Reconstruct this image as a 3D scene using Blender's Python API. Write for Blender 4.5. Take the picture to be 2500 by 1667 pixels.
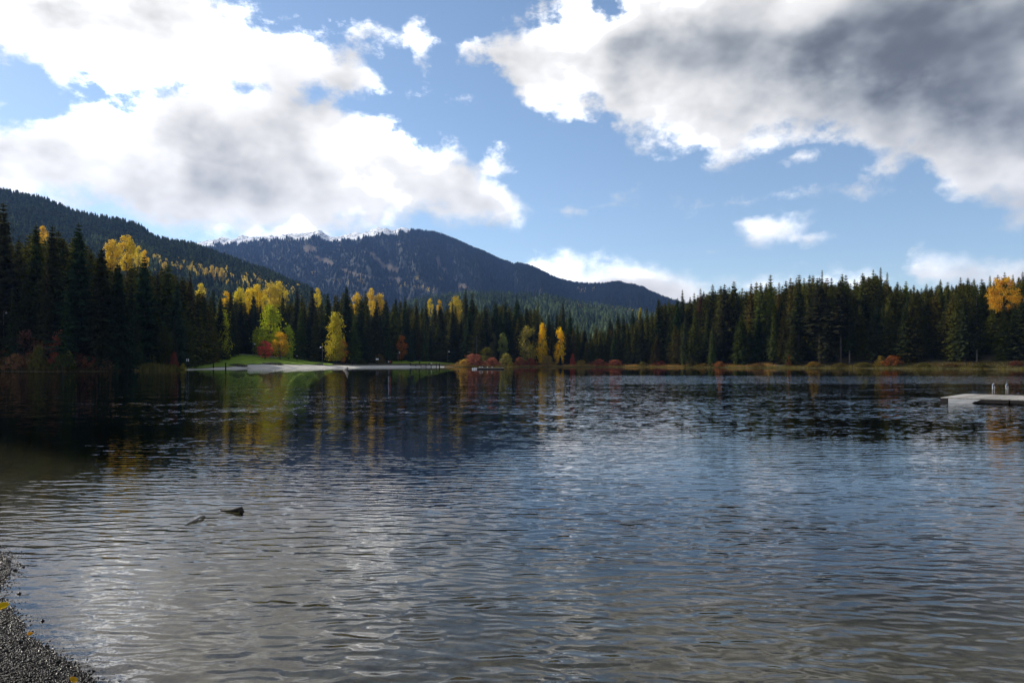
import bpy, math, random
import numpy as np

for _o in list(bpy.data.objects):
    bpy.data.objects.remove(_o)
SC = bpy.context.scene
COL = SC.collection

# ------------------------------------------------------------------ camera
FPX, HZ, CAMZ = 1667.0, 886.0, 1.7          # focal length in photo pixels, horizon row, eye height
cam_data = bpy.data.cameras.new('camera')
cam_data.sensor_width = 36.0
cam_data.lens = 36.0 * FPX / 2500.0
cam_data.shift_y = (HZ - 833.5) / 2500.0
cam_data.clip_start = 0.1
cam_data.clip_end = 30000.0
cam = bpy.data.objects.new('camera', cam_data)
cam.location = (0, 0, CAMZ)
cam.rotation_euler = (math.radians(90), 0, 0)
COL.objects.link(cam)
SC.camera = cam

# ------------------------------------------------------------------ light
SUN_AZ, SUN_EL = math.radians(-57.0), math.radians(31.0)     # azimuth from +Y, negative = left
SUN_DIR = (math.sin(SUN_AZ) * math.cos(SUN_EL), math.cos(SUN_AZ) * math.cos(SUN_EL), math.sin(SUN_EL))
sun_data = bpy.data.lights.new('sun', 'SUN')
sun_data.energy = 5.0
sun_data.angle = math.radians(0.53)
sun_data.color = (1.0, 0.93, 0.82)
sun = bpy.data.objects.new('sun', sun_data)
from mathutils import Vector
sun.rotation_euler = Vector(SUN_DIR).to_track_quat('Z', 'Y').to_euler()
sun.location = (-300, 200, 300)
COL.objects.link(sun)

SC.view_settings.view_transform = 'Standard'
SC.view_settings.look = 'None'
SC.view_settings.exposure = 0.0
SC.view_settings.gamma = 1.0
SC.view_settings.use_curve_mapping = False

SC.render.engine = 'CYCLES'
cy = SC.cycles
cy.use_denoising = True
cy.adaptive_threshold = 0.02
cy.max_bounces = 8
cy.diffuse_bounces = 2
cy.glossy_bounces = 3
cy.transmission_bounces = 4
cy.transparent_max_bounces = 12
cy.volume_bounces = 0
cy.sample_clamp_direct = 12.0
cy.sample_clamp_indirect = 4.0
cy.caustics_reflective = False
cy.caustics_refractive = False


# ------------------------------------------------------------------ node helper
class NT:
    def __init__(self, tree):
        self.t = tree
        self.n = tree.nodes
        self.l = tree.links

    def _in(self, sock, v):
        if v is None:
            return
        if hasattr(v, 'is_output'):
            self.l.new(v, sock)
        else:
            sock.default_value = v

    def new(self, typ, **kw):
        nd = self.n.new(typ)
        for k, v in kw.items():
            setattr(nd, k, v)
        return nd

    def m(self, op, a=None, b=None, c=None, clamp=False):
        nd = self.n.new('ShaderNodeMath')
        nd.operation = op
        nd.use_clamp = clamp
        for i, v in enumerate((a, b, c)):
            self._in(nd.inputs[i], v)
        return nd.outputs[0]

    def vm(self, op, a=None, b=None, out=0):
        nd = self.n.new('ShaderNodeVectorMath')
        nd.operation = op
        self._in(nd.inputs[0], a)
        if b is not None:
            if op == 'SCALE':
                self._in(nd.inputs['Scale'], b)
            else:
                self._in(nd.inputs[1], b)
        return nd.outputs[out]

    def xyz(self, x=0.0, y=0.0, z=0.0):
        nd = self.n.new('ShaderNodeCombineXYZ')
        for i, v in enumerate((x, y, z)):
            self._in(nd.inputs[i], v)
        return nd.outputs[0]

    def sep(self, v):
        nd = self.n.new('ShaderNodeSeparateXYZ')
        self._in(nd.inputs[0], v)
        return nd.outputs

    def noise(self, vec, scale, detail=2.0, rough=0.5, dist=0.0, col=False):
        nd = self.n.new('ShaderNodeTexNoise')
        nd.noise_dimensions = '3D'
        if vec is not None:
            self._in(nd.inputs['Vector'], vec)
        self._in(nd.inputs['Scale'], scale)
        nd.inputs['Detail'].default_value = detail
        nd.inputs['Roughness'].default_value = rough
        nd.inputs['Distortion'].default_value = dist
        return nd.outputs['Color' if col else 'Fac']

    def ss(self, v, lo, hi, a=0.0, b=1.0, mode='SMOOTHSTEP'):
        nd = self.n.new('ShaderNodeMapRange')
        nd.interpolation_type = mode
        for i, q in enumerate((v, lo, hi, a, b)):
            self._in(nd.inputs[i], q)
        return nd.outputs[0]

    def mix(self, f, a, b, blend='MIX'):
        nd = self.n.new('ShaderNodeMix')
        nd.data_type = 'RGBA'
        nd.blend_type = blend
        self._in(nd.inputs[0], f)
        self._in(nd.inputs[6], a)
        self._in(nd.inputs[7], b)
        return nd.outputs[2]


def rgb(r, g, b):
    return (r, g, b, 1.0)


def px_dir(vx, vy):
    """row/column of the 2352-wide view of the photo -> azimuth and tangent of elevation"""
    sx, sy = vx * 2500 / 2352.0, vy * 2500 / 2352.0
    u, v = (sx - 1250) / FPX, (HZ - sy) / FPX
    return math.atan(u), v / math.sqrt(1 + u * u)


# ------------------------------------------------------------------ world: sky with cumulus
# cloud banks: outline as (column, top row, bottom row) in view pixels; the outline is broken up by noise
BANKS = [
    [(-1300, -80, 150), (-500, -100, 140), (0, -120, 128), (150, -100, 185), (300, -70, 190), (430, -45, 210), (520, 5, 235), (640, 85, 245),
     (720, 86, 222), (790, 108, 215), (830, 142, 216), (860, 190, 218), (885, 232, 208)],
    [(-1300, 260, 440), (-500, 250, 430), (0, 244, 432), (100, 268, 452), (150, 238, 462), (300, 222, 484), (400, 195, 515), (500, 185, 542),
     (650, 196, 548), (720, 238, 542), (770, 252, 536), (850, 285, 528), (950, 310, 516), (1040, 338, 510), (1100, 378, 506),
     (1150, 415, 506), (1190, 462, 494), (1215, 500, 480)],
    [(1060, 104, 88), (1085, 89, 110), (1130, 76, 135), (1160, 66, 190), (1230, 68, 252), (1252, 24, 256), (1330, 10, 258), (1400, 33, 305),
     (1450, -5, 338), (1550, -60, 352), (1640, -150, 372), (1720, -180, 336), (1850, -200, 304), (1960, -200, 352), (2100, -200, 372),
     (2150, -200, 430), (2250, -200, 490), (2352, -200, 512), (2800, -200, 540), (3500, -180, 500)],
    [(1195, 634, 610), (1220, 608, 636), (1248, 590, 665), (1290, 583, 705), (1330, 596, 715), (1365, 606, 715), (1410, 602, 715), (1470, 616, 720),
     (1530, 634, 725), (1600, 652, 730), (1650, 680, 730), (1720, 702, 725), (1760, 724, 710)],
    [(1880, 650, 636), (1925, 630, 675), (1980, 627, 675), (2010, 640, 670), (2045, 664, 650), (2072, 634, 624), (2100, 603, 675),
     (2140, 596, 675), (2190, 610, 675), (2250, 614, 675), (2300, 602, 675), (2352, 597, 675), (2500, 600, 685), (2700, 650, 640)],
]
# loose puffs: centre, half axes, tilt in degrees (clockwise on screen), strength
PUFFS = [(985, 98, 16, 26, -20, .55), (1150, 376, 36, 12, -10, .6), (1780, 540, 52, 22, -12, .9), (1862, 546, 34, 8, 6, .6),
         (1633, 577, 12, 6, 0, .5), (2060, 385, 36, 18, -20, .6), (1840, 368, 30, 12, 0, .6)]
# thick parts of the banks that let less light through
THICK = [(430, 75, 200, 85, 28, .60), (600, 155, 160, 60, 20, .50), (230, 45, 160, 60, 10, .52), (490, 300, 210, 75, 15, .48), (130, 365, 200, 52, 4, .52), (960, 440, 120, 34, 18, .34),
         (300, 430, 350, 56, 6, .56), (680, 465, 270, 54, 8, .56), (860, 385, 90, 34, 14, .35), (620, 390, 130, 46, 10, .40),
         (2300, 110, 300, 170, 6, 1.0), (2020, 120, 250, 130, 6, .66),
         (1740, 110, 200, 110, 10, .44), (1560, 215, 150, 70, 22, .30), (2360, 290, 110, 70, 10, .70), (1480, 665, 130, 20, 10, .28), (2160, 640, 70, 14, 0, .25),
         (2700, 150, 380, 160, 0, 1.0), (-320, 130, 280, 80, 0, .5), (-300, 400, 280, 60, 0, .5)]
AZR, TER = 1.2, 0.8          # half range of the outline curves in azimuth, range in tangent of elevation


def outline_curve(g, x, pts):
    nd = g.new('ShaderNodeFloatCurve')
    c = nd.mapping.curves[0]
    pts = sorted(((a + AZR) / (2 * AZR), (t + .2) / (TER + .4)) for a, t in pts)
    xs = [p for p in pts if 0.0 < p[0] < 1.0]
    first, last = xs[0], xs[-1]
    c.points[0].location = (0.0, first[1])
    c.points[1].location = (1.0, last[1])
    for p in xs:
        q = c.points.new(*p)
    for q in c.points:
        q.handle_type = 'VECTOR'
    nd.mapping.update()
    g.l.new(x, nd.inputs['Value'])
    return g.m('MULTIPLY_ADD', nd.outputs[0], TER + .4, -.2)


def blob(g, vec, item):
    cx, cy_, rx, ry, tilt, w = item
    a0, t0 = px_dir(cx, cy_)
    k = 2500 / 2352.0 / FPX
    mp = g.new('ShaderNodeMapping', vector_type='TEXTURE')
    mp.inputs['Location'].default_value = (a0, t0, 0)
    mp.inputs['Rotation'].default_value = (0, 0, -math.radians(tilt))
    mp.inputs['Scale'].default_value = (rx * k, ry * k, 1)
    g.l.new(vec, mp.inputs[0])
    return g.vm('LENGTH', mp.outputs[0], out=1), min(rx, ry) * k


def make_world():
    w = bpy.data.worlds.new('World')
    SC.world = w
    w.use_nodes = True
    w.node_tree.nodes.clear()
    g = NT(w.node_tree)
    out = g.new('ShaderNodeOutputWorld')
    bg = g.new('ShaderNodeBackground')
    bg.inputs['Strength'].default_value = 0.15
    g.l.new(bg.outputs[0], out.inputs[0])
    sky = g.new('ShaderNodeTexSky', sky_type='NISHITA')
    sky.sun_disc = False
    sky.sun_elevation = SUN_EL
    sky.sun_rotation = SUN_AZ
    sky.altitude = 700.0
    sky.air_density = 1.0
    sky.dust_density = 0.2
    sky.ozone_density = 1.3
    tc = g.new('ShaderNodeTexCoord')
    d = g.sep(tc.outputs['Generated'])
    az = g.m('ARCTAN2', d[0], d[1])
    hor = g.m('SQRT', g.m('MULTIPLY_ADD', d[0], d[0], g.m('MULTIPLY', d[1], d[1])))
    te = g.m('DIVIDE', d[2], g.m('MAXIMUM', hor, .05))
    base = g.xyz(g.m('SINE', az), g.m('COSINE', az), g.m('MULTIPLY', te, 1.35))
    w1 = g.sep(g.noise(base, 6.5, 5.0, .62, col=True))
    azw = g.m('MULTIPLY_ADD', g.m('SUBTRACT', w1[0], .5), .10, az)
    tew = g.m('MULTIPLY_ADD', g.m('SUBTRACT', w1[1], .5), .065, te)
    x = g.m('MULTIPLY_ADD', azw, .5 / AZR, .5, clamp=True)
    den = None
    for bank in BANKS:
        up = outline_curve(g, x, [px_dir(p[0], p[1]) for p in bank])
        lo = outline_curve(g, x, [px_dir(p[0], p[2]) for p in bank])
        f = g.m('MINIMUM', g.m('SUBTRACT', up, tew), g.m('SUBTRACT', tew, lo))
        den = f if den is None else g.m('SMOOTH_MAX', den, f, .02)
    vec = g.xyz(azw, tew, 0.0)
    for it in PUFFS:
        r, s = blob(g, vec, it)
        sc = max(.02, s) * it[5]
        den = g.m('MAXIMUM', den, g.m('MULTIPLY_ADD', r, -sc, sc))
    # the rest of the sky carries the same kind of broken cumulus
    away = g.m('MAXIMUM', g.ss(g.m('ABSOLUTE', az), .95, 1.2), g.ss(te, .62, .8))
    cov = g.m('MULTIPLY', g.m('SUBTRACT', g.noise(base, 2.3, 2.0, .5), .54), .9)
    den = g.m('MAXIMUM', den, g.m('MULTIPLY_ADD', away, .6, g.m('SUBTRACT', cov, .6)))
    core = den
    fb = g.noise(base, 13.0, 7.0, .62)
    s1 = g.noise(base, 5.0, 4.0, .50)
    s2 = g.noise(g.vm('ADD', base, (-.045, -.025, .05)), 5.0, 4.0, .50)
    puffy = g.m('ABSOLUTE', g.m('SUBTRACT', w1[2], .5))
    grain = g.ss(te, .10, .36, .50, 1.0)                  # clouds far off near the horizon look smaller
    den = g.m('MULTIPLY_ADD', g.m('MULTIPLY', g.m('SUBTRACT', fb, .50), grain), .17, den)
    den = g.m('MULTIPLY_ADD', g.m('MULTIPLY', puffy, grain), -.10, g.m('ADD', den, .012))
    alpha = g.ss(den, -.008, .036)
    alpha = g.m('MULTIPLY', alpha, g.ss(te, -.02, .03))
    thick = None
    for it in THICK:
        r, s = blob(g, vec, it)
        f = g.m('MULTIPLY', g.ss(r, 0.0, 1.9, 1.0, 0.0), it[5])
        thick = f if thick is None else g.m('MAXIMUM', thick, f)
    thick = g.m('MAXIMUM', thick, g.m('MULTIPLY', away, g.ss(cov, .03, .25, 0, .7)))
    thick = g.m('MULTIPLY', thick, g.ss(s1, .36, .62, .40, 1.15))
    relief = g.m('SUBTRACT', s1, s2)                     # bumps turned to the sun against bumps turned away
    lit = g.m('MULTIPLY', g.ss(relief, -.20, .20, -.5, .5, 'LINEAR'), .75)
    deep = g.ss(den, .01, .16, 0.0, .22)
    # cloud near the sun passes far more light forward than cloud away from it
    ca = g.vm('DOT_PRODUCT', g.vm('NORMALIZE', tc.outputs['Generated']), SUN_DIR, out=1)
    a2 = g.m('MULTIPLY', g.m('SUBTRACT', 1.0, ca), 2.0)
    glow = g.m('EXPONENT', g.m('MULTIPLY', a2, -1.2))
    aureole = g.m('EXPONENT', g.m('MULTIPLY', a2, -13.0))
    val = g.m('SUBTRACT', g.m('ADD', .935, lit), deep)
    val = g.m('SUBTRACT', val, g.m('MULTIPLY', thick, .78))
    val = g.m('SMOOTH_MAX', val, .14, .12)
    val = g.m('MULTIPLY_ADD', g.m('MAXIMUM', g.m('SUBTRACT', val, .84), 0.0), g.m('MULTIPLY', glow, 9.0), val)
    val = g.m('MULTIPLY', val, g.m('MULTIPLY_ADD', aureole, 6.0, g.m('MULTIPLY_ADD', glow, .30, 1.0)))
    cl = g.mix(g.ss(val, .15, .8), rgb(.86, .93, 1.0), rgb(1.0, .985, .96))
    cl = g.vm('SCALE', cl, g.m('MULTIPLY', val, CLOUD_GAIN))
    blue = g.mix(1.0, sky.outputs[0], rgb(1.03, 1.02, .99), 'MULTIPLY')
    g.l.new(g.mix(alpha, blue, cl), bg.inputs['Color'])


CLOUD_GAIN = 7.6
make_world()

# ================================================================== helpers
RNG = np.random.default_rng(7)
random.seed(7)


def wx(px, Y):
    return (px - 1250.0) / FPX * Y


def wz(py, Y):
    return CAMZ + (HZ - py) / FPX * Y


def material(name):
    m = bpy.data.materials.new(name)
    m.use_nodes = True
    m.node_tree.nodes.clear()
    g = NT(m.node_tree)
    out = g.new('ShaderNodeOutputMaterial')
    return m, g, out


def principled(g, out, col, rough=.8, spec=.3, bump=None, bump_d=.05, bump_s=1.0, metal=0.0):
    b = g.new('ShaderNodeBsdfPrincipled')
    g._in(b.inputs['Base Color'], col)
    g._in(b.inputs['Roughness'], rough)
    b.inputs['Specular IOR Level'].default_value = spec
    b.inputs['Metallic'].default_value = metal
    if bump is not None:
        bm = g.new('ShaderNodeBump')
        bm.inputs['Distance'].default_value = bump_d
        bm.inputs['Strength'].default_value = bump_s
        g.l.new(bump, bm.inputs['Height'])
        g.l.new(bm.outputs[0], b.inputs['Normal'])
    g.l.new(b.outputs[0], out.inputs['Surface'])
    return b


def two_tone(name, c1, c2, scale, rough=.85, spec=.2, detail=4.0, bump_d=.03, stretch=(1, 1, 1), lo=.35, hi=.65, metal=0.0):
    """a procedural surface: two colours mixed by noise plus fine relief"""
    m, g, out = material(name)
    tc = g.new('ShaderNodeTexCoord')
    v = g.vm('MULTIPLY', tc.outputs['Object'], stretch)
    n = g.noise(v, scale, detail, .6)
    n2 = g.noise(v, scale * 4.3, 3.0, .6)
    oi = g.new('ShaderNodeObjectInfo')
    f = g.ss(g.m('MULTIPLY_ADD', g.m('SUBTRACT', oi.outputs['Random'], .5), .25, n), lo, hi)
    principled(g, out, g.mix(f, rgb(*c1), rgb(*c2)), rough, spec, n2, bump_d, 1.0, metal)
    return m


def mesh_from(name, verts, faces, mat=None, smooth=False):
    me = bpy.data.meshes.new(name)
    verts = np.asarray(verts, dtype=np.float32)
    if isinstance(faces, np.ndarray):
        k = faces.shape[1]
        me.vertices.add(len(verts))
        me.vertices.foreach_set('co', verts.ravel())
        me.loops.add(faces.size)
        me.loops.foreach_set('vertex_index', faces.astype(np.int32).ravel())
        me.polygons.add(len(faces))
        me.polygons.foreach_set('loop_start', np.arange(0, faces.size, k, dtype=np.int32))
        me.polygons.foreach_set('loop_total', np.full(len(faces), k, dtype=np.int32))
        me.update(calc_edges=True)
        me.validate()
    else:
        me.from_pydata([tuple(map(float, v)) for v in verts], [], [tuple(f) for f in faces])
        me.update()
    if mat is not None:
        me.materials.append(mat)
    if smooth:
        me.shade_smooth()
    return me


def link(name, me, parent=None, loc=None, rot=None, scale=None):
    o = bpy.data.objects.new(name, me)
    COL.objects.link(o)
    if parent is not None:
        o.parent = parent
    if loc is not None:
        o.location = loc
    if rot is not None:
        o.rotation_euler = rot
    if scale is not None:
        o.scale = scale
    return o


def tag(o, label=None, cat=None, group=None, kind=None):
    if label:
        o['label'] = label
    if cat:
        o['category'] = cat
    if group:
        o['group'] = group
    if kind:
        o['kind'] = kind
    return o


def empty(name, label, cat, loc=(0, 0, 0), rz=0.0, group=None):
    o = bpy.data.objects.new(name, None)
    o.empty_display_size = .2
    COL.objects.link(o)
    o.location = loc
    o.rotation_euler = (0, 0, rz)
    return tag(o, label, cat, group)


class MB:
    """collects boxes, tubes and lofts and turns them into one mesh"""
    def __init__(self):
        self.v, self.f = [], []

    def add(self, v, f):
        b = len(self.v)
        self.v += [tuple(p) for p in v]
        self.f += [tuple(i + b for i in q) for q in f]
        return self

    def box(self, c, s, rz=0.0, taper=1.0):
        hx, hy, hz = s[0] / 2, s[1] / 2, s[2] / 2
        pts = []
        for z, k in ((-hz, 1.0), (hz, taper)):
            for x, y in ((-hx, -hy), (hx, -hy), (hx, hy), (-hx, hy)):
                x, y = x * k, y * k
                pts.append((c[0] + x * math.cos(rz) - y * math.sin(rz), c[1] + x * math.sin(rz) + y * math.cos(rz), c[2] + z))
        return self.add(pts, [(3, 2, 1, 0), (4, 5, 6, 7), (0, 1, 5, 4), (1, 2, 6, 5), (2, 3, 7, 6), (3, 0, 4, 7)])

    def tube(self, path, radii, n=8, caps=True):
        path = [Vector(p) for p in path]
        if not hasattr(radii, '__len__'):
            radii = [radii] * len(path)
        rings = []
        up = Vector((0, 0, 1))
        for i, p in enumerate(path):
            t = (path[min(i + 1, len(path) - 1)] - path[max(i - 1, 0)])
            t = t.normalized() if t.length > 1e-9 else Vector((0, 0, 1))
            a = t.cross(up if abs(t.z) < .95 else Vector((1, 0, 0))).normalized()
            b = t.cross(a).normalized()
            rings.append([p + (a * math.cos(2 * math.pi * k / n) + b * math.sin(2 * math.pi * k / n)) * radii[i] for k in range(n)])
        v = [q for r in rings for q in r]
        f = []
        for i in range(len(path) - 1):
            for k in range(n):
                f.append((i * n + k, i * n + (k + 1) % n, (i + 1) * n + (k + 1) % n, (i + 1) * n + k))
        if caps:
            f.append(tuple(range(n))[::-1])
            f.append(tuple(range((len(path) - 1) * n, len(path) * n)))
        return self.add(v, f)

    def build(self, name, mat, parent=None, smooth=False, **kw):
        me = mesh_from(name, self.v, self.f, mat, smooth)
        return link(name, me, parent, **kw)


def vnoise(x, y, seed=0):
    """smooth value noise in two dimensions, range -1..1"""
    r = np.random.default_rng(seed)
    tab = r.uniform(-1, 1, (256, 256))
    xi, yi = np.floor(x).astype(int), np.floor(y).astype(int)
    fx, fy = x - xi, y - yi
    fx, fy = fx * fx * (3 - 2 * fx), fy * fy * (3 - 2 * fy)
    a, b = tab[xi & 255, yi & 255], tab[(xi + 1) & 255, yi & 255]
    c, d = tab[xi & 255, (yi + 1) & 255], tab[(xi + 1) & 255, (yi + 1) & 255]
    return (a * (1 - fx) + b * fx) * (1 - fy) + (c * (1 - fx) + d * fx) * fy


def fbm(x, y, seed=0, oct_=4, gain=.5):
    s, a = 0, 1.0
    for i in range(oct_):
        s = s + a * vnoise(x * 2 ** i, y * 2 ** i, seed + i)
        a *= gain
    return s


# ================================================================== shore and land
FAR_SHORE = [(-900, 96), (-500, 108), (-150, 122), (0, 135), (150, 133), (290, 140), (330, 150), (440, 165), (470, 171), (520, 190), (600, 212), (700, 220),
             (800, 234), (900, 255), (1000, 275), (1070, 283), (1130, 280), (1300, 285), (1500, 283), (1600, 274), (1700, 260),
             (1850, 236), (2000, 222), (2200, 205), (2400, 189), (2500, 183), (2700, 168), (3000, 150), (3600, 120)]
SH_PX = np.array([p[0] for p in FAR_SHORE], float)
SH_Y = np.array([p[1] for p in FAR_SHORE], float)
NEAR_SHORE = [(120, 60), (95, 10), (45, -1.5), (15, 0.6), (4, 1.2), (1.5, 1.5), (0, 1.9), (-.8, 2.35), (-1.5, 3.0), (-2.0, 3.43), (-2.23, 3.63), (-2.445, 3.81),
              (-2.75, 4.04), (-3.08, 4.28), (-3.2, 4.45), (-3.5, 4.72), (-3.80, 4.98), (-3.92, 5.2), (-4.10, 5.55), (-4.38, 5.92), (-4.72, 6.18),
              (-5.2, 6.4), (-6.2, 7.1), (-10, 10), (-20, 18), (-45, 38), (-75, 65)]


def shore_y(px):
    return np.interp(px, SH_PX, SH_Y)


_px = np.linspace(-900, 3600, 300)
_wig = .35 * fbm(_px / 40.0, _px * 0 + 3.3, 21, 3)
POLY = np.array([(wx(p, shore_y(p) + w), shore_y(p) + w) for p, w in zip(_px, _wig)] + NEAR_SHORE)


def shore_dist(x, y):
    """distance to the waterline, positive on land"""
    P = np.stack([x.ravel(), y.ravel()], 1)
    A = POLY
    B = np.roll(POLY, -1, axis=0)
    best = np.full(len(P), 1e18)
    inside = np.zeros(len(P), bool)
    for a, b in zip(A, B):
        ab = b - a
        t = np.clip(((P - a) @ ab) / (ab @ ab), 0, 1)
        d = ((P - a - t[:, None] * ab) ** 2).sum(1)
        best = np.minimum(best, d)
        c = (a[1] > P[:, 1]) != (b[1] > P[:, 1])
        with np.errstate(divide='ignore', invalid='ignore'):
            xi = a[0] + (P[:, 1] - a[1]) * ab[0] / (ab[1] if abs(ab[1]) > 1e-12 else 1e-12)
        inside ^= c & (P[:, 0] < xi)
    d = np.sqrt(best)
    return np.where(inside, -d, d).reshape(x.shape)


SLOPE_PX = [-2000, 300, 480, 540, 600, 700, 760, 850, 1000, 1100, 1200, 1600, 1800, 2100, 2500, 3500]
SLOPE_K = [.05, .05, .07, .09, .092, .085, .07, .055, .065, .05, .02, .03, .10, .19, .21, .21]


def height(x, y):
    s = shore_dist(x, y)
    far = np.clip((y - 40) / 30, 0, 1)
    px = 1250 + FPX * x / np.maximum(y, 40.0)
    k = np.interp(px, SLOPE_PX, SLOPE_K)
    sp = np.maximum(s, 0)
    run = np.where(sp < 160, sp, 160 + (sp - 160) * .25)
    run = np.minimum(run, 420)
    h_far = .30 * (1 - np.exp(-sp / 3.0)) + k * run + .35 * fbm(x / 23.0, y / 23.0, 40, 3) * np.clip((sp - 25) / 60, 0, 1)
    h_near = .075 * np.minimum(sp, 3.0) + .02 * np.clip(sp - 3, 0, 60) + .012 * fbm(x * 2.2, y * 2.2, 50, 3) * np.clip(sp / .5, 0, 1)
    land = h_near * (1 - far) + h_far * far
    dn = np.maximum(-s, 0)
    bed = -(.075 * np.minimum(dn, 3.4) + .21 * np.clip(dn - 3.4, 0, 30)) + .015 * fbm(x * 1.5, y * 1.5, 60, 3) * np.clip(dn / .6, 0, 1)
    return np.where(s > 0, land, bed), s


def hgt(x, y):
    h, _ = height(np.array([float(x)]), np.array([float(y)]))
    return float(h[0])


def grid_mesh(name, X, Y, Z, mat, smooth=True):
    n, m = X.shape
    v = np.stack([X, Y, Z], -1).reshape(-1, 3)
    i = np.arange(n * m).reshape(n, m)
    f = np.stack([i[:-1, :-1], i[:-1, 1:], i[1:, 1:], i[1:, :-1]], -1).reshape(-1, 4)
    return mesh_from(name, v, f, mat, smooth)


def ground_material():
    m, g, out = material('ground')
    geo = g.new('ShaderNodeNewGeometry')
    p = geo.outputs['Position']
    z = g.sep(p)[2]
    y = g.sep(p)[1]
    n1 = g.noise(p, .35, 4.0, .6)
    n2 = g.noise(p, 9.0, 5.0, .65)
    n3 = g.noise(p, 55.0, 3.0, .6)
    floor = g.mix(n1, rgb(.045, .036, .02), rgb(.075, .07, .028))
    gravel = g.mix(g.ss(n3, .35, .65), rgb(.014, .012, .010), rgb(.055, .048, .040))
    silt = g.mix(g.ss(n2, .32, .68), rgb(.20, .15, .082), rgb(.40, .315, .18))
    silt = g.mix(g.ss(n1, .45, .75), silt, rgb(.11, .095, .045))
    near = g.ss(y, 30.0, 45.0, 1.0, 0.0)
    land = g.mix(near, floor, gravel)
    col = g.mix(g.ss(z, -.04, .0), silt, land)
    principled(g, out, col, .75, .3, n3, .006, .6)
    return m


def make_ground():
    r = np.concatenate([np.geomspace(.35, 12, 120), np.geomspace(12.2, 130, 60), np.linspace(131, 330, 150), np.geomspace(334, 6450, 46)])
    front = np.linspace(-.86, .86, 420)
    back = np.linspace(.86, 2 * math.pi - .86, 110)[1:-1]
    az = np.concatenate([front, back, front[:1] + 2 * math.pi])
    R, A = np.meshgrid(r, az, indexing='ij')
    X, Y = R * np.sin(A), R * np.cos(A)
    Z, s = height(X, Y)
    me = grid_mesh('ground', X, Y, Z, ground_material())
    o = link('ground', me)
    return tag(o, kind='structure')


make_ground()


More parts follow.
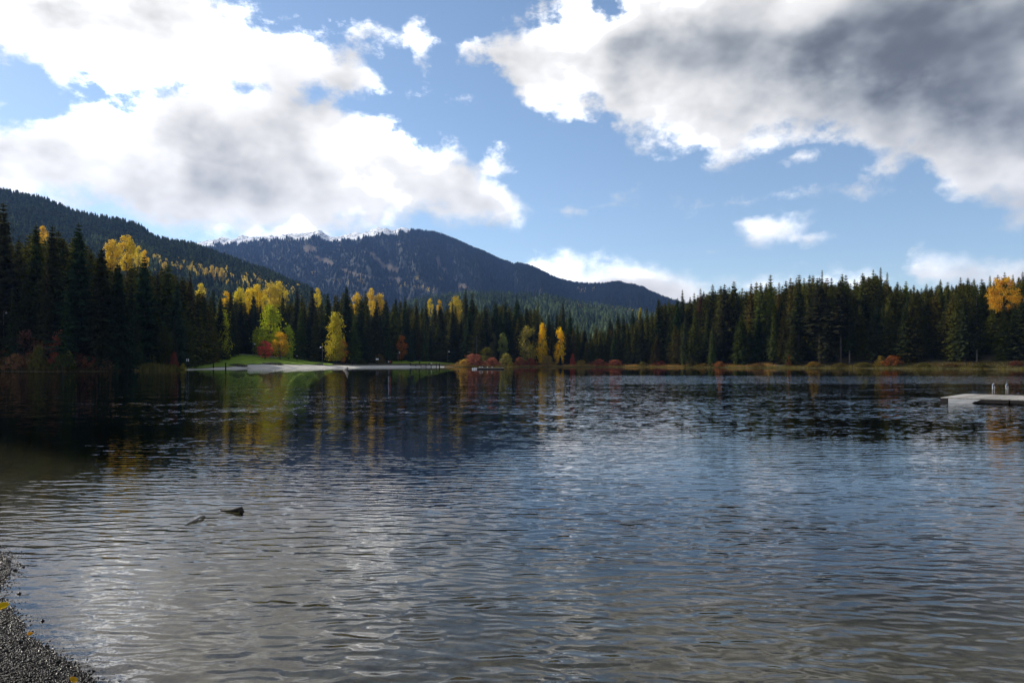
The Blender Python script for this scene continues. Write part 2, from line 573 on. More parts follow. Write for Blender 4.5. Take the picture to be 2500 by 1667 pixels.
# ================================================================== lake
def water_material():
    m, g, out = material('lake_water')
    geo = g.new('ShaderNodeNewGeometry')
    p = geo.outputs['Position']
    x, y, _ = g.sep(p)
    # calm and ruffled water
    big = g.noise(g.vm('MULTIPLY', p, (.02, .06, 1)), 1.0, 3.0, .55)
    patch = g.noise(g.vm('MULTIPLY', p, (.16, .40, 1)), 1.0, 2.0, .5)
    px = g.m('DIVIDE', x, g.m('MAXIMUM', y, 1.0))
    calm = g.ss(y, 3.0, 13.0, .84, .30)          # lee of the far shore
    ruffle = g.m('MULTIPLY', g.m('MULTIPLY', g.ss(y, 52.0, 60.0), g.ss(y, 84.0, 98.0, 1.0, 0.0)), g.ss(px, .02, .25))
    lee = g.ss(g.m('ADD', x, g.m('MULTIPLY', y, .80)), -.2, 2.6, .52, 1.0)       # sheltered by the near beach
    amp = g.m('MULTIPLY', g.m('MULTIPLY', calm, lee), g.ss(big, .3, .7, .75, 1.2))
    gust = g.ss(patch, .32, .68, .55, 1.3)
    amp = g.m('MULTIPLY', amp, gust)
    # trains of ripples with long crests across the view, their phases and strengths broken up by noise
    ph = g.sep(g.noise(g.vm('MULTIPLY', p, (1.6, 1.5, 1)), 1.2, 1.0, .5, col=True))
    ph2 = g.sep(g.noise(g.vm('MULTIPLY', p, (3.4, 3.0, 1)), 1.4, 1.0, .5, col=True))
    near = g.ss(y, 5.0, 18.0, 1.0, .60)
    h = None
    for i, (lam, deg, a_mm, src, A, nr) in enumerate(((.085, 16, 1.0, ph2[2], 8.0, True), (.115, -9, 1.8, ph2[0], 7.5, True), (.155, 10, 2.3, ph2[1], 6.0, True), (.20, -19, 2.0, ph[2], 7.0, True),
                                                     (.25, 4, 2.8, ph[0], 7.0, False), (.36, -8, 2.5, ph[1], 5.0, False), (.55, 12, 1.8, ph[2], 3.0, False))):
        th = math.radians(deg)
        k = 2 * math.pi / lam
        t = g.m('MULTIPLY_ADD', x, math.sin(th) * k, g.m('MULTIPLY', y, math.cos(th) * k))
        t = g.m('MULTIPLY_ADD', src, A, t)
        w = g.noise(g.vm('MULTIPLY', p, (.22 / lam, .5 / lam, 1)), 1.0, 0.0, .5)
        w = g.ss(w, .34, .66, a_mm * .0001, a_mm * .001)
        w = g.m('MULTIPLY', w, near) if nr else w
        f = g.m('MULTIPLY', g.m('SINE', t), w)
        h = f if h is None else g.m('ADD', h, f)
    # tiny riffle where the water thins out on the beach
    h = g.m('MULTIPLY_ADD', g.noise(p, 24.0, 2.0, .5), g.ss(lee, .52, 1.0, .0030, .0005), h)
    bm = g.new('ShaderNodeBump')
    g.l.new(amp, bm.inputs['Strength'])
    bm.inputs['Distance'].default_value = WAVE
    g.l.new(h, bm.inputs['Height'])
    # far out the single ripples are finer than the eye resolves: slopes straight from noise, so that they still glitter
    sl = g.sep(g.noise(g.vm('MULTIPLY', p, (2.8, 8.0, 1)), 1.0, 2.0, .6, col=True))
    a_far = g.m('MULTIPLY', g.m('MULTIPLY', g.ss(y, 14.0, 60.0, .36, .30), g.ss(y, 80.0, 125.0, 1.0, .16)), gust)
    a_far = g.m('MULTIPLY_ADD', ruffle, .45, a_far)
    nf = g.vm('NORMALIZE', g.xyz(g.m('MULTIPLY', g.m('SUBTRACT', sl[0], .5), g.m('MULTIPLY', a_far, .5)), g.m('MULTIPLY', g.m('SUBTRACT', sl[1], .5), a_far), 1.0))
    far = g.ss(y, 11.0, 26.0)
    nmix = g.vm('NORMALIZE', g.vm('ADD', g.vm('SCALE', bm.outputs[0], g.m('SUBTRACT', 1.0, far)), g.vm('SCALE', nf, far)))
    fr = g.new('ShaderNodeFresnel')
    fr.inputs['IOR'].default_value = 1.333
    g.l.new(nmix, fr.inputs['Normal'])
    gl = g.new('ShaderNodeBsdfGlossy')
    gl.inputs['Roughness'].default_value = .008
    gl.inputs['Color'].default_value = rgb(1, 1, 1)
    g.l.new(nmix, gl.inputs['Normal'])
    tr = g.new('ShaderNodeBsdfTransparent')
    tr.inputs['Color'].default_value = rgb(.97, .98, .96)
    mx = g.new('ShaderNodeMixShader')
    g.l.new(fr.outputs[0], mx.inputs[0])
    g.l.new(tr.outputs[0], mx.inputs[1])
    g.l.new(gl.outputs[0], mx.inputs[2])
    g.l.new(mx.outputs[0], out.inputs['Surface'])
    ab = g.new('ShaderNodeVolumeAbsorption')
    ab.inputs['Color'].default_value = rgb(.50, .52, .30)
    ab.inputs['Density'].default_value = .95
    g.l.new(ab.outputs[0], out.inputs['Volume'])
    return m


WAVE = 1.0
lake_mb = MB().box((0, 141, -4.6), (460, 330, 9.2))
lake = lake_mb.build('lake', water_material())
tag(lake, kind='structure')


# ================================================================== sand, lawn, paths laid on the land
def sheet(name, pxs, s0, s1, mat, lift, rows=14, label=None, bumpy=0.0):
    """a strip of ground cover from s0(px) to s1(px) metres behind the waterline"""
    pxs = np.asarray(pxs, float)
    t = np.linspace(0, 1, rows)
    a, b = np.array([s0(p) for p in pxs]), np.array([s1(p) for p in pxs])
    PX, T = np.meshgrid(pxs, t, indexing='ij')
    Yv = shore_y(PX) + a[:, None] + (b - a)[:, None] * T
    X = wx(PX, Yv)
    Z, _ = height(X, Yv)
    Z = Z + lift + bumpy * fbm(X / 1.7, Yv / 1.7, 33, 3)
    o = link(name, grid_mesh(name, X, Yv, Z, mat))
    return tag(o, kind='structure')


MAT_SAND = two_tone('sand', (.30, .28, .245), (.44, .415, .37), .25, .95, .1, 5.0, .03)
MAT_LAWN = two_tone('lawn', (.11, .18, .012), (.21, .29, .024), .35, .9, .1, 5.0, .05)
MAT_PATH = two_tone('path', (.34, .32, .29), (.46, .44, .41), .6, .95, .1)
_e = lambda xs, ys: (lambda p: float(np.interp(p, xs, ys)))
_w = lambda p, a, sd: a * float(fbm(np.array([p / 17.0]), np.array([sd]), 70, 3)[0])
sand_top = _e([452, 480, 540, 600, 640, 760, 860, 960, 1060, 1085], [1.0, 3, 6, 8, 11, 12, 12, 9, 5, 2])
sheet('sand_beach', np.linspace(452, 1085, 180), lambda p: -1.6, lambda p: sand_top(p) + _w(p, 1.0, 5.), MAT_SAND, .03, 16, bumpy=.02)
sheet('lawn', np.linspace(455, 812, 120), lambda p: sand_top(p) + 1.0 + _w(p, 1.0, 5.), _e([455, 540, 600, 700, 780, 812], [30, 50, 58, 50, 34, 24]), MAT_LAWN, .16, 26, bumpy=.05)
sheet('lawn', np.linspace(952, 1108, 60), _e([952, 1000, 1108], [22, 20, 18]), _e([952, 1000, 1108], [40, 38, 24]), MAT_LAWN, .16, 12, bumpy=.05)
sheet('footpath', np.linspace(540, 676, 70), _e([540, 575, 620, 680, 740, 790], [58, 54, 47, 40, 33, 24]), _e([540, 575, 620, 680, 740, 790], [62, 57.5, 49, 42, 34.5, 25.5]), MAT_PATH, .24, 5)

# ================================================================== hills and mountain
def far_tree(tiers, n, seed, radius=.17, jag=.35):
    """unit-height conifer of a few ragged skirts"""
    r = np.random.default_rng(seed)
    v, f = [], []
    for i in range(tiers):
        t = i / tiers
        z0 = .04 + .90 * t
        z1 = min(1.0, z0 + 1.9 / tiers)
        rad = radius * (1 - t) ** .85 + .012
        b = len(v)
        v.append((0, 0, z1))
        a0 = r.uniform(0, 6.28)
        for k in range(n):
            a = a0 + 2 * math.pi * k / n
            q = rad * (1 + r.uniform(-jag, jag))
            v.append((q * math.cos(a), q * math.sin(a), z0 + r.uniform(-.35, .35) / tiers))
        for k in range(n):
            f.append((b, b + 1 + k, b + 1 + (k + 1) % n))
    return np.array(v), np.array(f)


def far_puff(n, seed):
    """unit-height leafy crown of loose cards"""
    r = np.random.default_rng(seed)
    v, f = [], []
    for i in range(n):
        t = r.uniform(.08, 1.0)
        rad = .26 * math.sin(math.pi * min(1, t * .86 + .12)) ** .7
        a, q = r.uniform(0, 6.28), rad * math.sqrt(r.uniform(.1, 1))
        c = np.array([q * math.cos(a), q * math.sin(a), t * .96])
        d1, d2 = r.normal(size=3), r.normal(size=3)
        d1, d2 = d1 / np.linalg.norm(d1) * .075, d2 / np.linalg.norm(d2) * .075
        b = len(v)
        v += [c - d1, c + d2, c + d1]
        f.append((b, b + 1, b + 2))
    return np.array(v), np.array(f)


def scatter_mesh(name, temps, pos, hs, ws, mat, seed=1):
    r = np.random.default_rng(seed)
    which = r.integers(0, len(temps), len(pos))
    ang = r.uniform(0, 6.28, len(pos))
    V, F, base = [], [], 0
    for k, (tv, tf) in enumerate(temps):
        ix = np.where(which == k)[0]
        if not len(ix):
            continue
        c, s = np.cos(ang[ix])[:, None], np.sin(ang[ix])[:, None]
        w, h = ws[ix][:, None], hs[ix][:, None]
        x = (tv[None, :, 0] * c - tv[None, :, 1] * s) * w + pos[ix, 0:1]
        y = (tv[None, :, 0] * s + tv[None, :, 1] * c) * w + pos[ix, 1:2]
        z = tv[None, :, 2] * h + pos[ix, 2:3]
        V.append(np.stack([x, y, z], -1).reshape(-1, 3))
        F.append((tf[None] + (np.arange(len(ix)) * len(tv))[:, None, None] + base).reshape(-1, 3))
        base += len(ix) * len(tv)
    return link(name, mesh_from(name, np.concatenate(V), np.concatenate(F), mat))


def foliage_material(name, c1=None, c2=None, transl=.3, var=.5, hue=0.0, patch=.0):
    """leaf and needle cards; without colours of its own it takes the object's colour"""
    m, g, out = material(name)
    geo = g.new('ShaderNodeNewGeometry')
    rnd = geo.outputs['Random Per Island']
    oi = g.new('ShaderNodeObjectInfo')
    if c1 is None:
        base = oi.outputs['Color']
        tc = g.new('ShaderNodeTexCoord')
        n = g.noise(g.vm('ADD', tc.outputs['Object'], g.xyz(g.m('MULTIPLY', oi.outputs['Random'], 50.0), 0.0, 0.0)), 5.0, 2.0, .5)
        hs = g.new('ShaderNodeHueSaturation')
        g.l.new(g.m('ADD', .5, g.m('MULTIPLY', g.m('SUBTRACT', n, .5), hue)), hs.inputs['Hue'])
        g.l.new(base, hs.inputs['Color'])
        col = hs.outputs[0]
    else:
        n = g.noise(geo.outputs['Position'], patch or .02, 3.0, .6)
        col = g.mix(g.ss(g.m('MULTIPLY_ADD', g.m('SUBTRACT', rnd, .5), .5, n), .3, .7), rgb(*c1), rgb(*c2))
    col = g.vm('SCALE', col, g.m('MULTIPLY_ADD', rnd, var * 2, 1.0 - var))
    df = g.new('ShaderNodeBsdfDiffuse')
    g.l.new(col, df.inputs[0])
    tl = g.new('ShaderNodeBsdfTranslucent')
    g.l.new(g.mix(1.0, col, rgb(1.25, 1.1, .7), 'MULTIPLY'), tl.inputs[0])
    mx = g.new('ShaderNodeMixShader')
    mx.inputs[0].default_value = transl
    g.l.new(df.outputs[0], mx.inputs[1])
    g.l.new(tl.outputs[0], mx.inputs[2])
    g.l.new(mx.outputs[0], out.inputs['Surface'])
    return m


MAT_FAR_NEEDLE = foliage_material('far_needles', (.018, .030, .018), (.040, .055, .026), .15, .35, patch=.006)
MAT_FAR_GOLD = foliage_material('far_gold_leaves', (.50, .38, .08), (.60, .50, .15), .45, .3, patch=.01)
MAT_SHADED_NEEDLE = foliage_material('shaded_mountain_needles', (.008, .012, .012), (.012, .016, .013), .1, .10, patch=.004)  # darker than the hill needles: cloud shadow put into the colour
MAT_PALE_GREEN = foliage_material('far_pale_needles', (.045, .068, .030), (.075, .10, .045), .2, .35, patch=.01)


class Slope:
    """a hillside: for every column of the photo a foot distance, a crest distance and a crest height"""
    def __init__(self, crest, y_foot, y_crest, power, z_foot, rough, seed, back=.25):
        self.cp = np.array([c[0] for c in crest], float)
        self.cy = np.array([c[1] for c in crest], float)
        self.y_foot, self.y_crest, self.power, self.z_foot, self.rough, self.seed, self.back = y_foot, y_crest, power, z_foot, rough, seed, back

    def at(self, px, t):
        Yc = np.interp(px, self.y_crest[0], self.y_crest[1])
        Yf = np.interp(px, self.y_foot[0], self.y_foot[1])
        zc = CAMZ + (HZ - np.interp(px, self.cp, self.cy)) / FPX * Yc
        tt = np.clip(t, 0, 1)
        Y = Yf + (Yc - Yf) * t
        over = np.maximum(t - 1, 0)
        Z = self.z_foot + (zc - self.z_foot) * tt ** self.power
        env = np.sin(math.pi * np.clip(tt, 0, 1)) ** .7 * .9 + .05
        rel = fbm(px / 70.0 + tt * .6, tt * 1.8, self.seed, 5) * .6 + (1 - np.abs(fbm(px / 45.0, tt * .7 + 3, self.seed + 9, 4))) * .35
        Z = Z + self.rough * rel * env - over * (Yc - Yf) * .9
        X = wx(px, Y)
        return X, Y, Z

    def mesh(self, name, px0, px1, n, m, mat):
        pxs = np.linspace(px0, px1, n)
        t = np.concatenate([np.linspace(-.05, 1, m), [1.08, 1 + self.back]])
        PX, T = np.meshgrid(pxs, t, indexing='ij')
        X, Y, Z = self.at(PX, T)
        return PX, T, X, Y, Z, mat


# -------- mountain behind the valley
M_CREST = [(-200, 640), (300, 625), (480, 594), (510, 586), (560, 583), (600, 579), (660, 576), (700, 573), (740, 574), (765, 565), (782, 566), (800, 575), (840, 573), (860, 568),
           (885, 566), (905, 559), (925, 554), (945, 557), (965, 561), (980, 557), (995, 561), (1010, 565), (1060, 571), (1085, 577),
           (1130, 600), (1180, 621), (1230, 642), (1256, 652), (1262, 648), (1300, 658), (1340, 678), (1370, 690), (1420, 697), (1470, 699), (1510, 698),
           (1550, 704), (1580, 718), (1640, 738), (1720, 762), (1850, 790), (2200, 830), (2700, 850)]
MOUNT = Slope(M_CREST, ([-200, 2700], [2100, 2100]), ([-200, 600, 925, 1256, 1262, 1600, 2700], [5200, 5000, 4600, 3900, 3600, 3300, 3200]), 1.05, 20.0, 85.0, 101)

# bare ski runs and clearings: centre column and row in the photo, half width, half height, lean
CLEAR = [(755, 607, 14, 9, 0), (780, 632, 14, 5, .45), (800, 640, 16, 8, .45), (900, 618, 16, 3, .2), (918, 632, 16, 5, .75), (935, 647, 16, 7, .8), (955, 655, 18, 8, .3),
         (845, 662, 18, 4, .45), (870, 670, 22, 4, .25), (905, 678, 24, 3, .2), (960, 681, 20, 4, .1), (975, 598, 10, 3, -.3),
         (1070, 640, 5, 16, .8), (1085, 660, 10, 4, .6), (1130, 700, 12, 7, .2)]


def proj(X, Y, Z):
    return 1250 + FPX * X / Y, HZ - FPX * (Z - CAMZ) / Y


def clear_mask(X, Y, Z, soft=1.0):
    c, r = proj(X, Y, Z)
    out = np.zeros_like(c)
    for (cx, cyy, w, h, lean) in CLEAR:
        d = (r - cyy) - (c - cx) * lean
        e = ((c - cx) / w) ** 2 + (d / h) ** 2
        e = e + .5 * fbm(c / 6.0, r / 3.0, 5, 3)
        out = np.maximum(out, np.clip((1.25 - e) * 2 * soft, 0, 1))
    return out


def mountain_material():
    m, g, out = material('mountain')
    geo = g.new('ShaderNodeNewGeometry')
    p = geo.outputs['Position']
    z = g.sep(p)[2]
    nz = g.sep(geo.outputs['Normal'])[2]
    at = g.new('ShaderNodeAttribute', attribute_name='bare')
    sn = g.new('ShaderNodeAttribute', attribute_name='snow')
    n = g.noise(p, .012, 6.0, .65)
    n2 = g.noise(p, .05, 4.0, .65)
    forest = g.mix(g.ss(n, .35, .65), rgb(.006, .010, .010), rgb(.014, .018, .014))  # forest ground darkened to match, cloud shade in the colour
    run = g.mix(g.ss(n2, .3, .7), rgb(.06, .042, .030), rgb(.11, .080, .048))
    rock = g.mix(n2, rgb(.06, .055, .055), rgb(.12, .11, .11))
    snow = g.mix(g.ss(n2, .38, .50), rock, rgb(.78, .80, .84))
    col = g.mix(at.outputs['Fac'], forest, run)
    col = g.mix(sn.outputs['Fac'], col, snow)
    principled(g, out, col, .9, .1, n2, 6.0, .8)
    return m


def add_float_attr(me, name, vals):
    a = me.attributes.new(name, 'FLOAT', 'POINT')
    a.data.foreach_set('value', np.asarray(vals, np.float32).ravel())


def snow_amount(px, t, X, Y, Z):
    c, r = proj(X, Y, Z)
    line = np.interp(c, [300, 480, 560, 700, 800, 900, 960, 1000, 1015], [8, 15, 15, 11, 16, 20, 18, 5, -30])
    crest = np.interp(c, MOUNT.cp, MOUNT.cy)
    return np.clip((line - (r - crest) + 5 * fbm(c / 9.0, r / 7.0, 77, 4)) / 4.0, 0, 1)


def build_mountain():
    pxs = np.linspace(100, 2400, 560)
    t = np.concatenate([np.linspace(-.05, .8, 60), np.linspace(.81, 1, 45), [1.06, 1.3]])
    PX, T = np.meshgrid(pxs, t, indexing='ij')
    X, Y, Z = MOUNT.at(PX, T)
    crag = np.clip((T - .86) / .1, 0, 1) * np.clip((1015 - PX) / 20, 0, 1) * (T < 1.03)
    Z = Z + crag * (13 * fbm(PX / 15.0, T * 30, 15, 4) + 2)
    me = grid_mesh('mountain', X, Y, Z, mountain_material())
    add_float_attr(me, 'bare', clear_mask(X, Y, Z))
    add_float_attr(me, 'snow', snow_amount(PX, T, X, Y, Z))
    tag(link('mountain', me), kind='structure')
    # forest cover
    n = 30000
    px = RNG.uniform(440, 1760, n)
    tt = 1 - RNG.uniform(0, 1, n) ** 1.35
    k = n // 7
    tt[:k] = RNG.uniform(.97, 1.0, k)
    X, Y, Z = MOUNT.at(px, tt)
    keep = (clear_mask(X, Y, Z, 2.0) < .35) & (snow_amount(px, tt, X, Y, Z) < RNG.uniform(.02, .5, n))
    X, Y, Z = X[keep], Y[keep], Z[keep]
    h = RNG.uniform(14, 27, len(X))
    temps = [far_tree(3, 4, 300 + i, .19) for i in range(5)]
    o = scatter_mesh('mountain_forest', temps, np.stack([X, Y, Z - 2], 1), h, h * RNG.uniform(1.0, 1.5, len(X)), MAT_SHADED_NEEDLE, 11)
    tag(o, 'dark conifer forest covering the mountain flanks', kind='stuff')
    # turning larches and aspens low on the flank
    n = 260
    cs = [(820, 690), (850, 693), (880, 690), (1010, 682), (1020, 705), (1050, 712), (1080, 690), (1430, 710), (1420, 715), (985, 700), (940, 697), (770, 672)]
    px = np.concatenate([RNG.normal(c[0], 9, 8) for c in cs])
    row = np.concatenate([RNG.normal(c[1], 3, 8) for c in cs])
    tg = np.linspace(0, 1, 300)
    pos = []
    for a, b in zip(px, row):
        X, Y, Z = MOUNT.at(np.full(300, a), tg)
        _, r = proj(X, Y, Z)
        i = int(np.argmin(np.abs(r - b)))
        pos.append((X[i], Y[i], Z[i]))
    pos = np.array(pos)
    h = RNG.uniform(14, 24, len(pos))
    o = scatter_mesh('larch_patches', [far_puff(18, 400 + i) for i in range(4)], pos, h, h * 1.1, MAT_FAR_GOLD, 12)
    tag(o, 'pale yellow turning trees dotted low on the mountain', kind='stuff')


# -------- forested hill on the left and low ridge in the middle
H_CREST = [(-700, 430), (-300, 430), (-100, 452), (0, 474), (60, 486), (110, 497), (160, 516), (200, 531), (250, 540), (300, 550), (340, 562), (380, 592), (420, 602), (470, 610),
           (520, 626), (570, 645), (620, 664), (680, 690), (740, 716), (800, 742), (880, 790), (1000, 850)]
HILL = Slope(H_CREST, ([-700, 1000], [420, 520]), ([-700, 0, 400, 800, 1000], [1700, 1650, 1500, 1250, 1150]), 1.25, 6.0, 22.0, 131)
R_CREST = [(900, 800), (1000, 745), (1100, 728), (1200, 724), (1300, 729), (1380, 741), (1450, 753), (1520, 764), (1600, 778), (1700, 792), (1900, 810), (2600, 830)]
RIDGE = Slope(R_CREST, ([900, 2600], [700, 700]), ([900, 2600], [2000, 1700]), 1.1, 6.0, 14.0, 151)


def hill_material():
    m, g, out = material('hill')
    geo = g.new('ShaderNodeNewGeometry')
    n = g.noise(geo.outputs['Position'], .03, 5.0, .65)
    principled(g, out, g.mix(g.ss(n, .35, .65), rgb(.016, .024, .014), rgb(.036, .045, .022)), .9, .1, n, 4.0, .8)
    return m


def build_hills():
    mat = hill_material()
    for nm, S, a, b in (('hill', HILL, -700, 1000), ('ridge', RIDGE, 900, 2600)):
        pxs = np.linspace(a, b, 220)
        t = np.concatenate([np.linspace(-.05, 1, 60), [1.06, 1.3]])
        PX, T = np.meshgrid(pxs, t, indexing='ij')
        X, Y, Z = S.at(PX, T)
        tag(link(nm, grid_mesh(nm, X, Y, Z, mat)), kind='structure')
    temps = [far_tree(8, 6, 500 + i, RNG.uniform(.13, .20)) for i in range(6)]
    n = 9000
    px = RNG.uniform(-160, 800, n)
    tt = 1 - RNG.uniform(0, 1, n) ** 1.1
    tt[:1500] = RNG.uniform(.97, 1.0, 1500)
    X, Y, Z = HILL.at(px, tt)
    c, r = proj(X, Y, Z)
    h = RNG.uniform(12, 24, n) * np.where(tt > .95, .9, 1.0)
    pale = (fbm(c / 60.0, r / 40.0, 91, 3) - (r - np.interp(c, HILL.cp, HILL.cy) < 40) * 1.0 + RNG.normal(0, .15, n)) > .18
    for nm, sel, mt, lab in (('hillside_forest', ~pale, MAT_FAR_NEEDLE, 'dark conifer forest covering the hill'),
                             ('pale_hillside_forest', pale, MAT_PALE_GREEN, 'paler green trees low on the forested hill')):
        o = scatter_mesh(nm, temps, np.stack([X, Y, Z - 1], 1)[sel], h[sel], h[sel] * RNG.uniform(1.0, 1.35, int(sel.sum())), mt, 21)
        tag(o, lab, kind='stuff')
    # turning trees sprinkled over the lower hillside
    k = 170
    px = np.concatenate([RNG.uniform(330, 480, 60), RNG.uniform(470, 730, 110)])
    row = np.interp(px, [330, 480, 560, 730], [640, 672, 690, 728]) + RNG.normal(0, 9, k)
    tg = np.linspace(0, 1, 200)
    pos = []
    for a, b in zip(px, row):
        X, Y, Z = HILL.at(np.full(200, a), tg)
        _, r = proj(X, Y, Z)
        i = int(np.argmin(np.abs(r - b)))
        pos.append((X[i], Y[i], Z[i]))
    h = RNG.uniform(9, 19, k)
    o = scatter_mesh('hillside_aspens', [far_puff(70, 470 + i) for i in range(5)], np.array(pos), h, h * RNG.uniform(.8, 1.1, k), MAT_FAR_GOLD, 24)
    tag(o, 'pale yellow aspens sprinkled over the lower hillside', kind='stuff')
    n = 6500
    px = RNG.uniform(960, 1800, n)
    tt = 1 - RNG.uniform(0, 1, n) ** 1.2
    X, Y, Z = RIDGE.at(px, tt)
    h = RNG.uniform(14, 25, n)
    temps3 = [far_tree(5, 5, 600 + i, .17) for i in range(4)]
    pale = fbm(px / 40.0, tt * 5, 93, 3) + RNG.normal(0, .2, n) > .25
    for nm, sel, mt, lab in (('ridge_forest', ~pale, MAT_FAR_NEEDLE, 'dark conifer forest on the low ridge'),
                             ('pale_ridge_forest', pale, MAT_PALE_GREEN, 'paler green trees on the low ridge')):
        o = scatter_mesh(nm, temps3, np.stack([X, Y, Z - 1], 1)[sel], h[sel], h[sel] * RNG.uniform(1.0, 1.4, int(sel.sum())), mt, 22)
        tag(o, lab, kind='stuff')
    # yellow aspens on the low ridge, along a line above the tree tops
    n = 120
    px = np.concatenate([RNG.uniform(1380, 1560, 60), RNG.normal(1490, 14, 30), RNG.normal(1540, 8, 30)])
    row = np.interp(px, [1380, 1450, 1500, 1560], [752, 760, 765, 768]) + RNG.normal(0, 4, n)
    tg = np.linspace(0, 1, 200)
    pos = []
    for a, b in zip(px, row):
        X, Y, Z = RIDGE.at(np.full(200, a), tg)
        _, r = proj(X, Y, Z)
        i = int(np.argmin(np.abs(r - b)))
        pos.append((X[i], Y[i], Z[i]))
    h = RNG.uniform(10, 18, n)
    o = scatter_mesh('ridge_aspens', [far_puff(30, 450 + i) for i in range(4)], np.array(pos), h, h, MAT_FAR_GOLD, 23)
    tag(o, 'yellow aspens strung along the low ridge', kind='stuff')


build_mountain()
build_hills()

# ================================================================== trees
MAT_BARK = two_tone('bark', (.055, .042, .032), (.12, .10, .085), 9.0, .9, .1, 4.0, .02, (1, 1, .25))
MAT_PALE_BARK = two_tone('pale_bark', (.09, .08, .07), (.19, .175, .16), 9.0, .9, .1, 4.0, .02, (1, 1, .25))
MAT_NEEDLE = foliage_material('needles', None, None, .30, .45, .06)
MAT_LEAF = foliage_material('leaves', None, None, .50, .32, .07)


def conifer_meshes(seed, radius, bare, levels, droop, dense, top_round=0.0, ragged=.25, mat_bark=None):
    r = random.Random(seed)
    tr = MB()
    lean = [(r.uniform(-.006, .006), r.uniform(-.006, .006)) for _ in range(5)]
    tr.tube([(lean[i][0], lean[i][1], z) for i, z in enumerate((-.02, .2, .45, .75, .985))], [.0125, .0105, .008, .0045, .001], 7)
    # dead stubs on the bare part of the stem
    for i in range(int(14 * bare / .3) if bare > .15 else 0):
        z, a = r.uniform(.06, bare + .05), r.uniform(0, 6.28)
        l = r.uniform(.02, .05)
        tr.tube([(0, 0, z), (l * math.cos(a), l * math.sin(a), z - l * .15)], [.0016, .0005], 4, False)
    V, F = [], []
    levels = int(levels * 1.2)
    for i in range(levels):
        q = (i + r.uniform(-.3, .3)) / levels
        z = bare + (0.985 - bare) * max(0.0, q) ** .92
        rel = (z - bare) / (1 - bare)
        prof = (1 - rel) ** (.78 - .3 * top_round)
        prof *= min(1.0, .62 + rel * 2.6)
        nb = max(5, int(round((5.2 + 3.0 * (1 - rel)) * dense)))
        a0 = r.uniform(0, 6.28)
        lev = r.uniform(.86, 1.1)
        for b in range(nb):
            a = a0 + 6.283 * b / nb + r.uniform(-.3, .3)
            L = radius * prof * lev * (1 + r.uniform(-ragged, ragged)) + .0045
            if r.random() < .06:
                L *= .5
            up = .55 * rel - droop * (1 - rel) + r.uniform(-.12, .12)
            ca, sa = math.cos(a), math.sin(a)
            m = max(3, int(L / .0125))
            size = (.0085 + .027 * (1 - rel) ** .8) * (.8 + .4 * r.random())
            for j in range(m):
                t = (j + .6) / m
                rad = L * t
                zz = z + L * (up * t - .16 * t * t + .10 * t ** 3) + r.uniform(-.003, .003)
                px_, py_ = rad * ca, rad * sa
                for side in (-1, 1):
                    ang = a + side * (.45 + .7 * r.random()) * (1 if t < .93 else .35)
                    s = size * (1.2 - .62 * t) * r.uniform(.7, 1.25)
                    dx, dy = math.cos(ang) * s, math.sin(ang) * s
                    dz = -s * (.35 + .75 * r.random()) * (1 - .6 * rel) + up * s * .5
                    wxn, wyn = -math.sin(ang) * s * .30, math.cos(ang) * s * .30
                    k = len(V)
                    mx_, my_, mz_ = px_ + dx * .45, py_ + dy * .45, zz + dz * .30
                    q1, q2 = s * .40 * r.random(), s * .40 * r.random()
                    V += [(px_ - dx * .15, py_ - dy * .15, zz + .1 * s), (mx_ + wxn, my_ + wyn, mz_ - q1),
                          (px_ + dx, py_ + dy, zz + dz), (mx_ - wxn, my_ - wyn, mz_ - q2)]
                    F.append((k, k + 1, k + 2, k + 3))
            # hanging inner twigs close the crown round the stem
            for j in range(2):
                t = r.uniform(.05, .55)
                s = min(.034, L * .55) * r.uniform(.7, 1.2)
                ang = a + r.uniform(-1.2, 1.2)
                cx_, cy_, zz = L * t * ca, L * t * sa, z + L * up * t
                dx, dy = math.cos(ang) * s * .55, math.sin(ang) * s * .55
                k = len(V)
                V += [(cx_ - dx, cy_ - dy, zz - s * .1), (cx_ - dx * .3, cy_ - dy * .3, zz - s * r.uniform(.7, 1.2)), (cx_ + dx, cy_ + dy, zz - s * r.uniform(.2, .6)), (cx_ + dx * .2, cy_ + dy * .2, zz + s * .25)]
                F.append((k, k + 1, k + 2, k + 3))
    k = len(V)
    for a in (0, 2.1, 4.2):      # leader
        V += [(0, 0, 1.0), (.004 * math.cos(a), .004 * math.sin(a), .965), (.004 * math.cos(a + 2.1), .004 * math.sin(a + 2.1), .965), (0, 0, .955)]
        F.append((k, k + 1, k + 3, k + 2))
        k += 4
    tm = mesh_from('conifer_trunk', tr.v, tr.f, mat_bark or MAT_BARK, True)
    cm = mesh_from('conifer_crown', np.array(V), np.array(F), MAT_NEEDLE)
    return tm, cm


